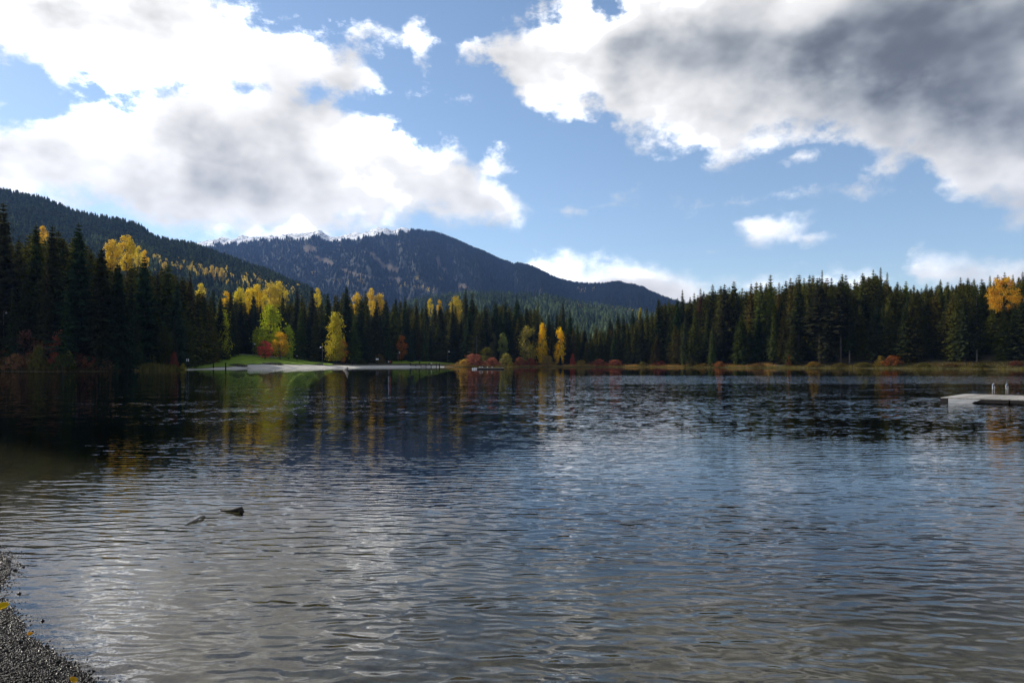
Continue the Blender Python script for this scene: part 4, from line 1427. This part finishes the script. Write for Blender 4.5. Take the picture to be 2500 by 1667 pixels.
# ------------------------------------------------------------------ shrubs
def plant_shrubs():
    RED, WINE, RUST = (.26, .105, .08), (.22, .095, .068), (.30, .11, .04)
    BROWN, DKGRN, OLV, YEL = (.24, .14, .075), (.055, .07, .024), (.13, .13, .035), (.30, .27, .05)
    rows = [
        (15, 826, 70, 7, WINE, 'dull red shrub at the left frame edge below the lamp post'), (62, 813, 90, 7, (.21, .105, .08), 'broad dark maroon shrub under the tall left conifers'),
        (112, 826, 76, 6, (.22, .108, .08), 'maroon shrub left of the reddest one on the left bank'), (152, 812, 62, 6, (.32, .11, .075), 'reddest tall shrub on the left bank'),
        (186, 846, 52, 5, WINE, 'low wine red shrub right of the reddest one'), (95, 848, 44, 2.5, OLV, 'olive yellow bush at the water below the maroon shrubs'),
        (155, 862, 62, 2, DKGRN, 'dark green rounded bush at the water on the left bank'), (168, 860, 26, 3, YEL, 'yellow-green spray on top of the dark rounded bush'),
        (218, 866, 56, 3, WINE, 'wine red bush at the water right of the dark rounded one'), (262, 872, 46, 2.5, BROWN, 'brown bush at the foot of the smooth cedar'),
        (250, 848, 44, 4, (.08, .085, .024), 'green bush leaning on the foot of the cedar'), (40, 866, 66, 2.5, BROWN, 'low brown bush at the water under the maroon shrubs'),
        (4, 872, 54, 2.5, (.10, .075, .03), 'low tan bush cut by the left frame edge'), (300, 880, 36, 2, DKGRN, 'small dark bush right of the brown bush'),
        (372, 836, 26, 9, (.14, .14, .03), 'faint yellow-green bush between cedar and sedge'), (425, 862, 28, 4, (.20, .065, .045), 'red shrub rising from the sedge left of the beach'),
        (468, 868, 30, 8, DKGRN, 'dark bush at the left end of the beach'), (447, 888, 16, 1.0, YEL, 'little golden tuft at the left tip of the beach'),
        (1158, 862, 56, 5, RED, 'largest pink-red shrub in the marsh behind the float'), (1136, 878, 44, 4, (.42, .29, .07), 'golden tuft left of the largest pink-red shrub'),
        (1203, 871, 38, 5, RED, 'second pink-red shrub in the marsh'), (1236, 865, 38, 5, (.27, .25, .055), 'lime yellow bush right of the pink-red shrubs'),
        (1268, 870, 32, 4, (.26, .11, .06), 'brownish red bush under the olive willow'), (1296, 875, 36, 4, (.24, .08, .05), 'low red bush right of the willow foot'),
        (1338, 866, 36, 5, (.26, .20, .06), 'tan and olive bush between the two aspens'), (1398, 866, 14, 6, (.36, .08, .05), 'narrow bright red shrub right of the aspens'),
        (1420, 878, 32, 4, (.22, .17, .05), 'tan bush in the middle of the marsh'), (1462, 878, 44, 4, (.23, .085, .06), 'left of the two low crimson bushes in the marsh'),
        (1500, 877, 44, 4, (.24, .09, .06), 'right of the two low crimson bushes in the marsh'), (1568, 884, 30, 3, (.12, .11, .035), 'olive bush right of the crimson bushes'),
        (1612, 879, 36, 5, (.17, .06, .042), 'dark red low bush at the start of the right shore'), (1682, 873, 36, 3, (.15, .14, .035), 'yellow-green bush at the right shore under the olive conifer'),
        (1715, 886, 30, 2, (.16, .12, .04), 'low tan bush at the right shore'), (1757, 883, 32, 2, (.30, .13, .05), 'orange-brown bush at the right shore'),
        (1850, 886, 40, 2, (.14, .09, .035), 'brown low bush right of the orange-brown one'), (1928, 868, 14, 4, (.34, .12, .035), 'narrow orange shrub beneath the bare stems'),
        (1985, 882, 36, 2, (.24, .16, .035), 'yellowish bush at the right shore'), (2052, 886, 40, 2, (.12, .10, .03), 'dull olive bush at the right shore'),
        (2110, 884, 44, 2, (.13, .12, .03), 'low olive bush left of the big orange shrub'), (2150, 870, 30, 3, (.20, .15, .03), 'yellowish bush touching the big orange shrub'), (2178, 866, 48, 3, (.26, .10, .032), 'big orange shrub at the foot of the right forest'),
        (2255, 886, 46, 2, (.12, .11, .028), 'olive bush right of the big orange shrub'), (2320, 887, 50, 2, (.13, .08, .03), 'brown bush above the swim dock'),
        (2400, 888, 50, 2, (.08, .08, .025), 'dark olive bush behind the dock ladder'), (2482, 880, 36, 3, (.13, .05, .035), 'dark red bush at the right frame edge'),
        (885, 878, 30, 22, (.06, .065, .02), 'dark low bush behind the sand right of the pyramidal tree'), (925, 862, 36, 26, (.12, .10, .03), 'tan-green bush behind the white sign'), (760, 870, 30, 36, DKGRN, 'dark bush behind the lamp post by the sand'),
    ]
    for i, (px, top, w, s, c, lab) in enumerate(rows):
        leafy(px, top, w, float(shore_y(px)) + s, 'bush' if i % 2 else 'bush2', c, lab, None, 'shrub', 'shrub')


# ------------------------------------------------------------------ reeds and sedge
def reed_bed(name, px0, px1, s0, s1, n, h0, h1, c1, c2, label, seed):
    r = np.random.default_rng(seed)
    px = r.uniform(px0, px1, n)
    s = s0 + (s1 - s0) * r.uniform(0, 1, n)
    Y = shore_y(px) + s
    X = wx(px, Y)
    Z, sd = height(X, Y)
    edge = np.clip((px - px0) / 25, .15, 1) * np.clip((px1 - px) / 25, .15, 1)
    clump = .75 + .35 * fbm(X / 2.5, Y / 2.5, seed + 5, 3)
    h = r.uniform(h0, h1, n) * edge * np.clip(clump, .3, 1.3)
    Z = np.maximum(Z, -.15) - .03
    a = r.uniform(0, math.pi, n)
    w = r.uniform(.03, .09, n)
    lx, ly = r.normal(0, .18, n) * h, r.normal(0, .18, n) * h
    v0 = np.stack([X - w * np.cos(a), Y - w * np.sin(a), Z], 1)
    v1 = np.stack([X + w * np.cos(a), Y + w * np.sin(a), Z], 1)
    v2 = np.stack([X + lx, Y + ly, Z + h], 1)
    V = np.stack([v0, v1, v2], 1).reshape(-1, 3)
    F = np.arange(3 * n).reshape(n, 3)
    o = link(name, mesh_from(name, V, F, foliage_material(name, c1, c2, .4, .3, patch=.12)))
    return tag(o, label, kind='stuff')


plant_conifers()
label_rows()
backing_forest()
plant_broadleaf()
plant_shrubs()
reed_bed('golden_reeds', 1078, 1900, 1.5, 10, 15000, .5, 1.25, (.28, .15, .055), (.36, .24, .08), 'golden brown reeds along the marsh shore', 801)
reed_bed('shore_sedge', 1085, 2620, -.8, 2.0, 13000, .30, .70, (.10, .10, .026), (.17, .14, .04), 'olive sedge fringe along the far waterline', 802)
reed_bed('right_bank_grass', 1900, 2620, 1.0, 7, 8000, .4, .9, (.055, .055, .016), (.11, .075, .024), 'dull grass under the right shore forest', 803)
reed_bed('left_sedge', 318, 452, -1.0, 5, 6000, .8, 1.9, (.09, .10, .028), (.17, .14, .045), 'green sedge bed left of the beach', 804)
reed_bed('lawn_grass', 470, 800, 16, 52, 14000, .05, .14, (.09, .16, .015), (.16, .25, .025), 'short lawn grass behind the beach', 805)
reed_bed('left_bank_grass', -120, 330, .2, 6, 6000, .4, 1.1, (.05, .045, .018), (.10, .07, .03), 'dark grass under the left bank shrubs', 806)

# ================================================================== built things
MAT_WOOD_GREY = two_tone('weathered_wood', (.20, .185, .165), (.36, .34, .31), 3.0, .8, .2, 5.0, .006, (1, 6, 6))
MAT_FASCIA = two_tone('pale_fascia', (.42, .42, .42), (.55, .55, .54), 2.0, .6, .3, 5.0, .004, (1, 1, 5))
MAT_DARKWOOD = two_tone('dark_wet_wood', (.006, .005, .004), (.018, .014, .011), 3.0, .6, .3, 4.0, .008)
MAT_STEEL = two_tone('steel_rail', (.62, .63, .64), (.75, .75, .75), 8.0, .22, .5, 2.0, .0005, metal=1.0)
MAT_FLOAT = two_tone('black_float', (.010, .010, .011), (.02, .02, .02), 3.0, .5, .3)
MAT_POLE = two_tone('galvanised_pole', (.10, .105, .11), (.15, .155, .16), 5.0, .5, .4, 3.0, .001)
MAT_WHITE = two_tone('white_paint', (.72, .73, .74), (.82, .82, .82), 6.0, .5, .3, 3.0, .001)
MAT_ROCK = two_tone('dark_rock', (.04, .037, .034), (.10, .095, .09), 4.0, .8, .3, 5.0, .03)


def swim_dock():
    L, B, V = Vector((18.7, 29.8, 0)), Vector((.697, .717, 0)), Vector((.717, -.697, 0))
    ztop = .20
    o = empty('swim_dock', 'floating grey wooden swim dock with steel ladder rails at the right edge', 'dock', tuple(L))
    rz = math.atan2(B.y, B.x)
    ln, step = 4.9, .145
    r = random.Random(5)
    k = 0
    for mod in range(3):
        m0 = mod * 2.47
        for i in range(17):
            c = B * (ln / 2) + V * (m0 + step * (i + .5))
            mb = MB().box((0, 0, 0), (ln - r.uniform(0, .03), step - .012, .035))
            q = mb.build('plank', MAT_WOOD_GREY, o, loc=(c.x, c.y, ztop - .0175 + r.uniform(-.003, .003)), rot=(0, 0, rz))
            k += 1
    for mod in range(3):
        m0 = mod * 2.47
        rzv = math.atan2(V.y, V.x)
        c = V * (m0 + 1.22) + B * .035
        # rim joists
        MB().box((0, 0, 0), (2.42, .05, .14)).build('joist', MAT_DARKWOOD, o, loc=(c.x, c.y, ztop - .11), rot=(0, 0, rzv))
        c = V * (m0 + 1.22) + B * (ln - .04)
        MB().box((0, 0, 0), (2.42, .05, .14)).build('joist', MAT_DARKWOOD, o, loc=(c.x, c.y, ztop - .11), rot=(0, 0, rzv))
        for f in (.28, .72):
            c = V * (m0 + 1.22) + B * (ln * f)
            MB().box((0, 0, 0), (2.1, 1.5, .30)).build('float', MAT_FLOAT, o, loc=(c.x, c.y, -.02), rot=(0, 0, rzv))
    c = B * (ln / 2)
    MB().box((0, 0, 0), (ln - .1, .05, .16)).build('joist', MAT_DARKWOOD, o, loc=(c.x + V.x * .02, c.y + V.y * .02, ztop - .12), rot=(0, 0, rz))
    # pale fascia boards on the side turned to the beach, end cut on a slant, dark corner block
    for z0, z1, l0, l1 in ((ztop - .040, ztop - .125, .30, 1.32), (ztop - .130, ztop - .235, .30, 1.10)):
        cut = .16
        pts = []
        for y in (-.03, .0):
            pts += [(l0, y, z0), (l1 + cut, y, z0), (l1, y, z1), (l0, y, z1)]
        mb = MB().add(pts, [(0, 1, 2, 3), (7, 6, 5, 4), (0, 4, 5, 1), (1, 5, 6, 2), (2, 6, 7, 3), (3, 7, 4, 0)])
        mb.build('fascia_board', MAT_FASCIA, o, rot=(0, 0, math.atan2(V.y, V.x)))
    MB().box((.14, 0.03, ztop - .14), (.30, .10, .20)).build('corner_block', MAT_DARKWOOD, o, rot=(0, 0, math.atan2(V.y, V.x)))
    # ladder: two hoops on the far edge
    lad = empty('ladder', None, None)
    del_keys = [k_ for k_ in ('label', 'category') if k_ in lad]
    lad.parent = o
    for t in (1.17, 1.69):
        a = B * (ln - .45) + V * t
        b = B * (ln + .05) + V * t
        pts = [(a.x, a.y, ztop - .05), (a.x, a.y, ztop + .36)]
        for i in range(1, 8):
            th = math.pi * i / 8
            m = a.lerp(b, (1 - math.cos(th)) / 2)
            pts.append((m.x, m.y, ztop + .36 + .17 * math.sin(th)))
        pts += [(b.x, b.y, ztop + .36), (b.x, b.y, -.7)]
        MB().tube(pts, .022, 10).build('hand_rail', MAT_STEEL, lad, True)
    for z in (-.05, -.3, -.55):
        a = B * (ln + .05) + V * 1.17
        b = B * (ln + .05) + V * 1.69
        MB().tube([(a.x, a.y, z), (b.x, b.y, z)], .018, 8).build('rung', MAT_STEEL, lad, True)


def log_piece(name, label, path, radii, mat, cat='driftwood', n=12, knots=None):
    mb = MB().tube(path, radii, n)
    v = np.array(mb.v)
    v += np.stack([fbm(v[:, 0] * 30 + 5, v[:, 2] * 30, 3, 3), fbm(v[:, 1] * 30, v[:, 2] * 30 + 9, 4, 3), fbm(v[:, 0] * 30, v[:, 1] * 30, 6, 3)], 1) * np.mean(radii) * .10
    mb.v = [tuple(p) for p in v]
    o = mb.build(name, mat, None, True)
    return tag(o, label, cat)


def driftwood():
    def g(px, py, z=0.0):
        Y = (CAMZ - z) * FPX / (py - HZ)
        return Vector((wx(px, Y), Y, z))
    a, b = g(588, 1249), g(536, 1246)
    log_piece('sunken_log', 'black stub of a sunken log breaking the water', [a + Vector((.016, 0, -.07)), a + Vector((.012, 0, .0)), a + Vector((-.006, .01, .030)), a + Vector((-.045, .01, .024)), a + Vector((-.10, 0, .014)), b + Vector((.02, 0, .002)), b + Vector((-.02, 0, -.02))],
              [.014, .026, .031, .026, .017, .010, .005], MAT_DARKWOOD)
    a, b = g(498, 1263), g(450, 1282)
    m = a.lerp(b, .45)
    log_piece('drift_branch', 'pale curved drift branch floating nearer the beach', [a + Vector((.03, 0, -.02)), a + Vector((.0, 0, .016)), a.lerp(b, .2) + Vector((0, 0, .024)), m + Vector((0, 0, .012)), a.lerp(b, .75) + Vector((0, 0, .008)), b + Vector((0, 0, -.004))],
              [.007, .012, .013, .015, .012, .005], two_tone('pale_branch', (.22, .20, .17), (.42, .40, .36), 14.0, .5, .4))
    # pale log end sticking out in front of the sand
    Y = CAMZ * FPX / (904 - HZ)
    x = wx(846, Y)
    log_piece('tilted_log', 'pale tilted log end sticking out of the water off the beach', [(x - 1.0, Y - .2, -.5), (x - .1, Y, .25), (x + .35, Y + .1, .62)], [.26, .28, .26], two_tone('pale_log', (.24, .22, .19), (.36, .33, .29), 3.0))


def lamp_post(px, y0, y1, s, label, flip=1):
    Y = float(shore_y(px)) + s
    x = wx(px, Y)
    z = hgt(x, Y)
    h = wz(y0, Y) - z
    o = empty('lamp_post', label, 'lamp post', (x, Y, z), 0, 'lamp posts along the lakeside path')
    MB().tube([(0, 0, -.2), (0, 0, .15)], [.12, .11], 10).build('base', MAT_POLE, o, True)
    MB().tube([(0, 0, .15), (0, 0, h * .6), (0, 0, h)], [.075, .065, .05], 10).build('pole', MAT_POLE, o, True)
    MB().tube([(0, 0, h - .35), (flip * .25, 0, h - .12), (flip * .55, 0, h - .2), (flip * .6, 0, h - .38)], .03, 8).build('arm', MAT_POLE, o, True)
    sh = MB().tube([(flip * .6, 0, h - .36), (flip * .6, 0, h - .45), (flip * .6, 0, h - .62), (flip * .6, 0, h - .72)], [.06, .14, .27, .36], 14)
    sh.build('lamp_shade', MAT_WHITE, o, True)
    return o


def post(name, px, y0, y1, s, rad, mat, label, cat, cap=None):
    Y = float(shore_y(px)) + s
    x = wx(px, Y)
    z = max(hgt(x, Y), -.6)
    h = wz(y0, Y) - z
    o = empty(name, label, cat, (x, Y, z))
    MB().tube([(0, 0, -.2), (.01, 0, h * .5), (0, 0, h - .06), (0, 0, h)], [rad * 1.08, rad, rad * .98, rad * .8], 10).build('shaft', mat, o, True)
    if cap:
        MB().box((0, 0, h - cap[1] / 2 + .02), (cap[0], .05, cap[1])).build('panel', MAT_WHITE, o)
    else:
        MB().tube([(0, 0, h), (0, 0, h + .05)], [rad * 1.1, rad * .9], 10).build('cap', mat, o, True)
    return o


def person(px, y_top, s, label, top_col, leg_col, pose='stand', lift=0.0, hgt_m=1.7):
    Y = float(shore_y(px)) + s
    x = wx(px, Y)
    z = max(hgt(x, Y), 0.0) + .08 + lift
    k = hgt_m / 1.75
    me = bpy.data.meshes.new('person')
    if pose == 'stand':
        J = [(0, 0, .98, .135), (0, 0, 1.2, .15), (0, 0, 1.42, .16), (0, 0, 1.52, .06), (0, -.02, 1.66, .105), (0, -.01, 1.75, .075),
             (-.19, 0, 1.42, .065), (-.26, -.02, 1.14, .05), (-.24, -.10, .90, .04), (.19, 0, 1.42, .065), (.26, .02, 1.14, .05), (.25, -.06, .90, .04),
             (-.10, 0, .90, .10), (-.12, -.03, .5, .068), (-.12, .02, .08, .05), (-.12, -.13, .03, .035), (.10, 0, .90, .10), (.12, .06, .5, .068), (.13, .10, .08, .05), (.13, -.04, .03, .035)]
    else:
        J = [(0, 0, .50, .15), (0, -.04, .74, .155), (0, -.10, .97, .16), (0, -.12, 1.06, .06), (0, -.16, 1.20, .105), (0, -.15, 1.29, .075),
             (-.19, -.10, .96, .065), (-.25, -.22, .74, .05), (-.14, -.42, .66, .04), (.19, -.10, .96, .065), (.25, -.22, .74, .05), (.14, -.42, .66, .04),
             (-.10, -.06, .48, .10), (-.13, -.46, .52, .07), (-.13, -.48, .10, .05), (-.13, -.62, .04, .035), (.10, -.06, .48, .10), (.13, -.46, .52, .07), (.13, -.48, .10, .05), (.13, -.62, .04, .035)]
    E = [(0, 1), (1, 2), (2, 3), (3, 4), (4, 5), (2, 6), (6, 7), (7, 8), (2, 9), (9, 10), (10, 11), (0, 12), (12, 13), (13, 14), (14, 15), (0, 16), (16, 17), (17, 18), (18, 19)]
    me.from_pydata([(a * k, b * k, c * k) for a, b, c, _ in J], E, [])
    m, g, out = material('clothing')
    tc = g.new('ShaderNodeTexCoord')
    zz = g.sep(tc.outputs['Object'])[2]
    waist, neck = (.95 * k, 1.50 * k) if pose == 'stand' else (.52 * k, 1.05 * k)
    col = g.mix(g.m('GREATER_THAN', zz, waist), rgb(*leg_col), rgb(*top_col))
    col = g.mix(g.m('GREATER_THAN', zz, neck), col, rgb(.40, .26, .19))
    col = g.mix(g.m('GREATER_THAN', zz, neck + .19 * k), col, rgb(.04, .028, .02))
    principled(g, out, col, .85, .2)
    me.materials.append(m)
    o = link('person', me, None, (x, Y, z), (0, 0, random.Random(px).uniform(-.8, .8)))
    sk = o.modifiers.new('skin', 'SKIN')
    lay = me.skin_vertices[0] if me.skin_vertices else None
    if lay is None:
        bpy.context.view_layer.objects.active = o
        lay = me.skin_vertices[0]
    for i, j in enumerate(J):
        lay.data[i].radius = (j[3] * k, j[3] * k)
    lay.data[0].use_root = True
    sb = o.modifiers.new('smooth', 'SUBSURF')
    sb.levels = sb.render_levels = 1
    return tag(o, label, 'person', 'people at the lakeside')


def small_things():
    lamp_post(618, 836, 866, 44, 'lamp post by the path behind the big lawn tree')
    lamp_post(787, 844, 880, 22, 'lamp post on the grass edge left of the pyramidal tree', -1)
    lamp_post(972, 857, 888, 24, 'lamp post in front of the small rusty tree')
    lamp_post(1093, 855, 884, 22, 'lamp post at the right end of the lit lawn')
    lamp_post(9, 757, 815, 9, 'lamp post among the dark conifers at the left frame edge')
    post('utility_pole', 1164, 820, 868, 16, .055, MAT_POLE, 'thin grey pole behind the largest pink-red shrub', 'pole')
    post('mooring_post', 551, 885, 903, -6, .17, MAT_DARKWOOD, 'taller dark mooring post standing in the shallows', 'post')
    post('mooring_post', 521, 884, 894, 3, .16, MAT_DARKWOOD, 'shorter dark post at the left end of the sand', 'post')
    post('notice_board', 458, 876, 896, 3, .09, MAT_DARKWOOD, 'small white notice on a dark post at the left tip of the beach', 'sign', (.62, .62))
    post('notice_board', 921, 875, 884, 15, .07, MAT_DARKWOOD, 'wide white sign at the back of the sand', 'sign', (1.05, .62))
    post('marker_post', 725, 868, 879, 34, .10, MAT_DARKWOOD, 'short post with a white panel at the right end of the lawn', 'sign', (.45, .35))
    # low grassy banks on the sand
    for px0, px1, s, lab in ((556, 602, 8.5, 'long dark grassy bank at the left of the sand'), (637, 690, 10.0, 'dark grassy bank with lit top in the middle of the sand'), (768, 790, 15.0, 'small stone edge where the lawn meets the sand')):
        Y = float(shore_y((px0 + px1) / 2)) + s
        x0, x1 = wx(px0, Y), wx(px1, Y)
        n = 26
        o = empty('grass_bank', lab, 'grass bank', ((x0 + x1) / 2, Y, hgt((x0 + x1) / 2, Y)))
        hl = (x1 - x0) / 2
        U, W = np.meshgrid(np.linspace(-1, 1, n), np.linspace(0, 1, 9), indexing='ij')
        prof = np.sin(np.clip(W, 0, 1) * math.pi) ** .45
        env = np.clip(1 - np.abs(U) ** 4, 0, 1) ** .5
        Z = .85 * prof * env * (1 + .12 * fbm(U * 6, W * 3, 12, 3)) - .1
        link('turf_mound', grid_mesh('turf_mound', U * hl, (W - .5) * 2.2 + .3 * U ** 2, Z, two_tone('bank_turf', (.03, .032, .012), (.10, .13, .02), 1.2)), o)
        k = max(3, int(hl * 2 / .6))
        st = MB().box((0, 0, 0), (.55, .35, .42), 0, .86).build('kerb_stone', MAT_ROCK, o, loc=(-hl * .9, -1.05, .12))
        for i in range(1, k):
            u = -.9 + 1.8 * i / (k - 1)
            link('kerb_stone', st.data, o, (hl * u, -1.05 + .3 * u * u, .10 + .05 * math.sin(i * 2.3)), (0, 0, .2 * math.sin(i * 1.7)))
    # bench on the lawn
    px = 664
    Y = float(shore_y(px)) + 40
    x = wx(px, Y)
    o = empty('park_bench', 'pale park bench under the largest lawn tree', 'bench', (x, Y, hgt(x, Y) + .15), .15)
    for i in range(4):
        MB().box((0, -.2 + .14 * i, .46), (1.8, .12, .04)).build('seat_slat', MAT_WOOD_GREY, o)
    for i in range(3):
        MB().box((0, .30 + .03 * i, .60 + .15 * i), (1.8, .035, .12)).build('back_slat', MAT_WOOD_GREY, o)
    for q in (-.75, .75):
        MB().box((q, .02, .22), (.07, .5, .44)).build('leg', MAT_POLE, o)
    # jetty with rails at the right end of the sand
    pj = 1034
    Y = float(shore_y(pj)) + 1.0
    x = wx(pj, Y)
    o = empty('jetty', 'low dark jetty with railings at the right end of the sand', 'jetty', (x, Y, 0), -.04)
    Lj = 11.0
    for i in range(22):
        MB().box((-Lj / 2 + (i + .5) * Lj / 22, 0, .62), (Lj / 22 - .02, 1.6, .06)).build('plank', MAT_DARKWOOD, o)
    for i in range(6):
        q = -Lj / 2 + .2 + i * (Lj - .4) / 5
        for yy in (-.7, .7):
            MB().tube([(q, yy, -.9), (q, yy, 1.62 if i in (0, 3, 5) else 1.2)], .07, 7).build('pile', MAT_DARKWOOD, o, True)
    for yy in (-.7, .7):
        MB().box((0, yy, 1.22), (Lj - .3, .06, .09)).build('handrail', MAT_DARKWOOD, o)
    post('mooring_post', 1073, 887, 897, -1.0, .20, MAT_DARKWOOD, 'stout dark pile at the right end of the jetty', 'post')
    person(1001, 886, 1.0, 'person in black sitting at the left end of the jetty', (.015, .015, .018), (.012, .012, .015), 'sit', .6)
    person(1024, 884, 1.0, 'person in dark clothes standing on the jetty', (.02, .02, .025), (.02, .02, .03), 'stand', .6)
    person(1048, 886, 1.0, 'person in black sitting near the right end of the jetty', (.02, .018, .02), (.03, .03, .035), 'sit', .6)
    person(1054, 887, .8, 'person in white sitting beside the one in black on the jetty', (.65, .65, .63), (.10, .10, .12), 'sit', .6)
    person(860, 881, 12, 'person in dark clothes standing on the sand', (.03, .03, .035), (.02, .02, .025))
    person(949, 879, 16, 'person in a white top at the back of the sand', (.62, .60, .56), (.05, .05, .07))
    person(953, 878, 16.5, 'person in a red jacket at the back of the sand', (.45, .06, .05), (.06, .05, .05))
    # far bathing float
    Y = CAMZ * FPX / (901.5 - HZ)
    x = wx(1198, Y)
    o = empty('bathing_float', 'small dark bathing float with white drums off the marsh', 'float', (x, Y, 0), .05)
    for i in range(16):
        MB().box((-3.4 + i * .45, 0, .34), (.42, 2.6, .06)).build('plank', MAT_WOOD_GREY, o)
    MB().box((0, -1.28, .18), (7.2, .06, .26)).build('fascia_board', MAT_DARKWOOD, o)
    MB().box((0, 1.28, .18), (7.2, .06, .26)).build('fascia_board', MAT_DARKWOOD, o)
    MB().box((0, 0, .05), (7.0, 2.3, .36)).build('float', MAT_FLOAT, o)
    for i in range(3):
        MB().tube([(-4.8 + i * .45, -.9, .16), (-4.8 + i * .45, .9, .16)], .22, 10).build('drum', MAT_WHITE, o, True)
    MB().tube([(3.0, 0, .3), (3.0, 0, 3.0)], [.05, .035], 7).build('mast', MAT_POLE, o, True)
    for i, q in enumerate((-2.9, -2.2, -.9, .4)):
        gull(x + q, Y - .6, .37, i)


def gull(x, y, z, i):
    lab = ['leftmost white gull on the bathing float', 'second white gull on the bathing float', 'third white gull on the bathing float', 'rightmost white gull on the bathing float'][i]
    mb = MB().tube([(-.20, 0, .16), (-.10, 0, .20), (.04, 0, .23), (.11, 0, .28), (.14, 0, .345), (.18, 0, .36), (.22, 0, .345)], [.012, .05, .075, .055, .04, .042, .012], 9)
    o = mb.build('gull', MAT_WHITE, None, True, loc=(x, y, z), rot=(0, 0, [0.3, 2.6, -.5, 3.3][i]))
    for s in (-.025, .025):
        MB().tube([(.02, s, 0.0), (.02, s, .18)], .008, 5).build('leg', MAT_POLE, o)
    tag(o, lab, 'gull', 'gulls on the bathing float')


# ================================================================== pebbles and fallen leaves on the near beach
def pebble_material():
    m, g, out = material('wet_pebbles')
    geo = g.new('ShaderNodeNewGeometry')
    rnd = geo.outputs['Random Per Island']
    cr = g.new('ShaderNodeValToRGB')
    el = cr.color_ramp.elements
    el[0].color, el[0].position = rgb(.008, .007, .006), 0
    el[1].color, el[1].position = rgb(.075, .062, .050), 1
    for p, c in ((.3, (.016, .014, .012)), (.55, (.026, .021, .017)), (.8, (.040, .036, .031))):
        e = el.new(p)
        e.color = rgb(*c)
    g.l.new(rnd, cr.inputs[0])
    z = g.sep(geo.outputs['Position'])[2]
    wet = g.ss(z, .01, .07)
    col = g.mix(wet, g.vm('SCALE', cr.outputs[0], .55), cr.outputs[0])
    principled(g, out, col, g.ss(z, .005, .05, .28, .72), .12)
    return m


def near_pebbles():
    r = np.random.default_rng(55)
    n = 420000
    Y = r.uniform(2.9, 7.6, n)
    X = r.uniform(-6.0, -1.1, n)
    px = 1250 + FPX * X / Y
    k = (px > -70)
    X, Y = X[k], Y[k]
    Z, s = height(X, Y)
    size = .0035 + .0055 * r.random(len(X)) ** 2.4
    keep = (s > -.16) & (s < 2.0) & ((s > -.02) | (r.random(len(X)) < .25))
    X, Y, Z, size = X[keep], Y[keep], Z[keep], size[keep]
    big = r.random(len(X)) < .010
    size[big] *= 2.2
    iv = np.array([(1, 0, 0), (0, 1, 0), (-1, 0, 0), (0, -1, 0), (0, 0, 1), (0, 0, -1)], float)
    jf = np.array([(0, 1, 4), (1, 2, 4), (2, 3, 4), (3, 0, 4), (1, 0, 5), (2, 1, 5), (3, 2, 5), (0, 3, 5)])
    m = len(X)
    sc = np.stack([size * r.uniform(.9, 1.7, m), size * r.uniform(.8, 1.3, m), size * r.uniform(.5, .95, m)], 1)
    a = r.uniform(0, 6.28, m)
    V = (iv[None] + r.normal(0, .22, (m, 6, 3))) * sc[:, None, :]
    tilt = r.normal(0, .35, (m, 2))
    x = V[..., 0] * np.cos(a)[:, None] - V[..., 1] * np.sin(a)[:, None]
    y = V[..., 0] * np.sin(a)[:, None] + V[..., 1] * np.cos(a)[:, None]
    z = V[..., 2] + x * tilt[:, :1] + y * tilt[:, 1:]
    V = np.stack([x + X[:, None], y + Y[:, None], z + (Z + size * .3)[:, None]], -1).reshape(-1, 3)
    F = (jf[None] + (np.arange(m) * 6)[:, None, None]).reshape(-1, 3)
    o = link('pebbles', mesh_from('pebbles', V, F, pebble_material(), False))
    tag(o, 'wet grey gravel of the near beach', kind='stuff')


def fallen_leaf(px, py, size, rz, col, label, lift=.02):
    Y = CAMZ * FPX / (py - HZ)
    for _ in range(6):
        x = wx(px, Y)
        z = max(hgt(x, Y), 0.0) + lift
        Y = (CAMZ - z) * FPX / (py - HZ)
    x = wx(px, Y)
    n = 36
    V, F = [(0, 0, .0)], []
    for i in range(n):
        a = 2 * math.pi * i / n
        rr = .5 * (1 + .09 * math.cos(7 * a) + (.05 if i % 2 else -.05)) * (1.0 if abs(a - math.pi) > .5 else .8)
        V.append((rr * math.cos(a), rr * .74 * math.sin(a), .10 * math.cos(a) ** 2 + .16 * abs(math.sin(a)) - .05))
        F.append((0, 1 + i, 1 + (i + 1) % n))
    me = mesh_from('leaf_blade', V, F, MAT_LEAF, True)
    o = empty('fallen_leaf', label, 'leaf', (x, Y, z), rz)
    b = link('blade', me, o, scale=(size, size, size), rot=(.55, -.15, 0))
    b.color = (*col, 1)
    st = MB().tube([(-.42 * size, 0, .03 * size), (-.7 * size, .05 * size, .06 * size), (-.95 * size, .02 * size, .0)], .012 * size, 5).build('stalk', MAT_BARK, o)


swim_dock()
driftwood()
small_things()
near_pebbles()
fallen_leaf(6, 1480, .085, .3, (.55, .36, .012), 'large yellow leaf lying on the gravel at the waterline')
fallen_leaf(73, 1547, .035, 1.2, (.55, .25, .02), 'tiny orange leaf on the gravel between the two yellow ones')
fallen_leaf(178, 1660, .055, 2.0, (.45, .26, .02), 'small brownish yellow leaf on the gravel at the bottom')

# ================================================================== air
def air():
    m, g, out = material('haze')
    pv = g.new('ShaderNodeVolumePrincipled')
    pv.inputs['Color'].default_value = rgb(*HAZE_COL)
    pv.inputs['Density'].default_value = HAZE_D
    pv.inputs['Anisotropy'].default_value = .1
    g.l.new(pv.outputs[0], out.inputs['Volume'])
    o = MB().box((0, 0, 565), (13100, 13100, 1170)).build('haze', m)
    tag(o, kind='stuff')


HAZE_COL, HAZE_D = (.26, .47, 1.0), 4.6e-5
air()
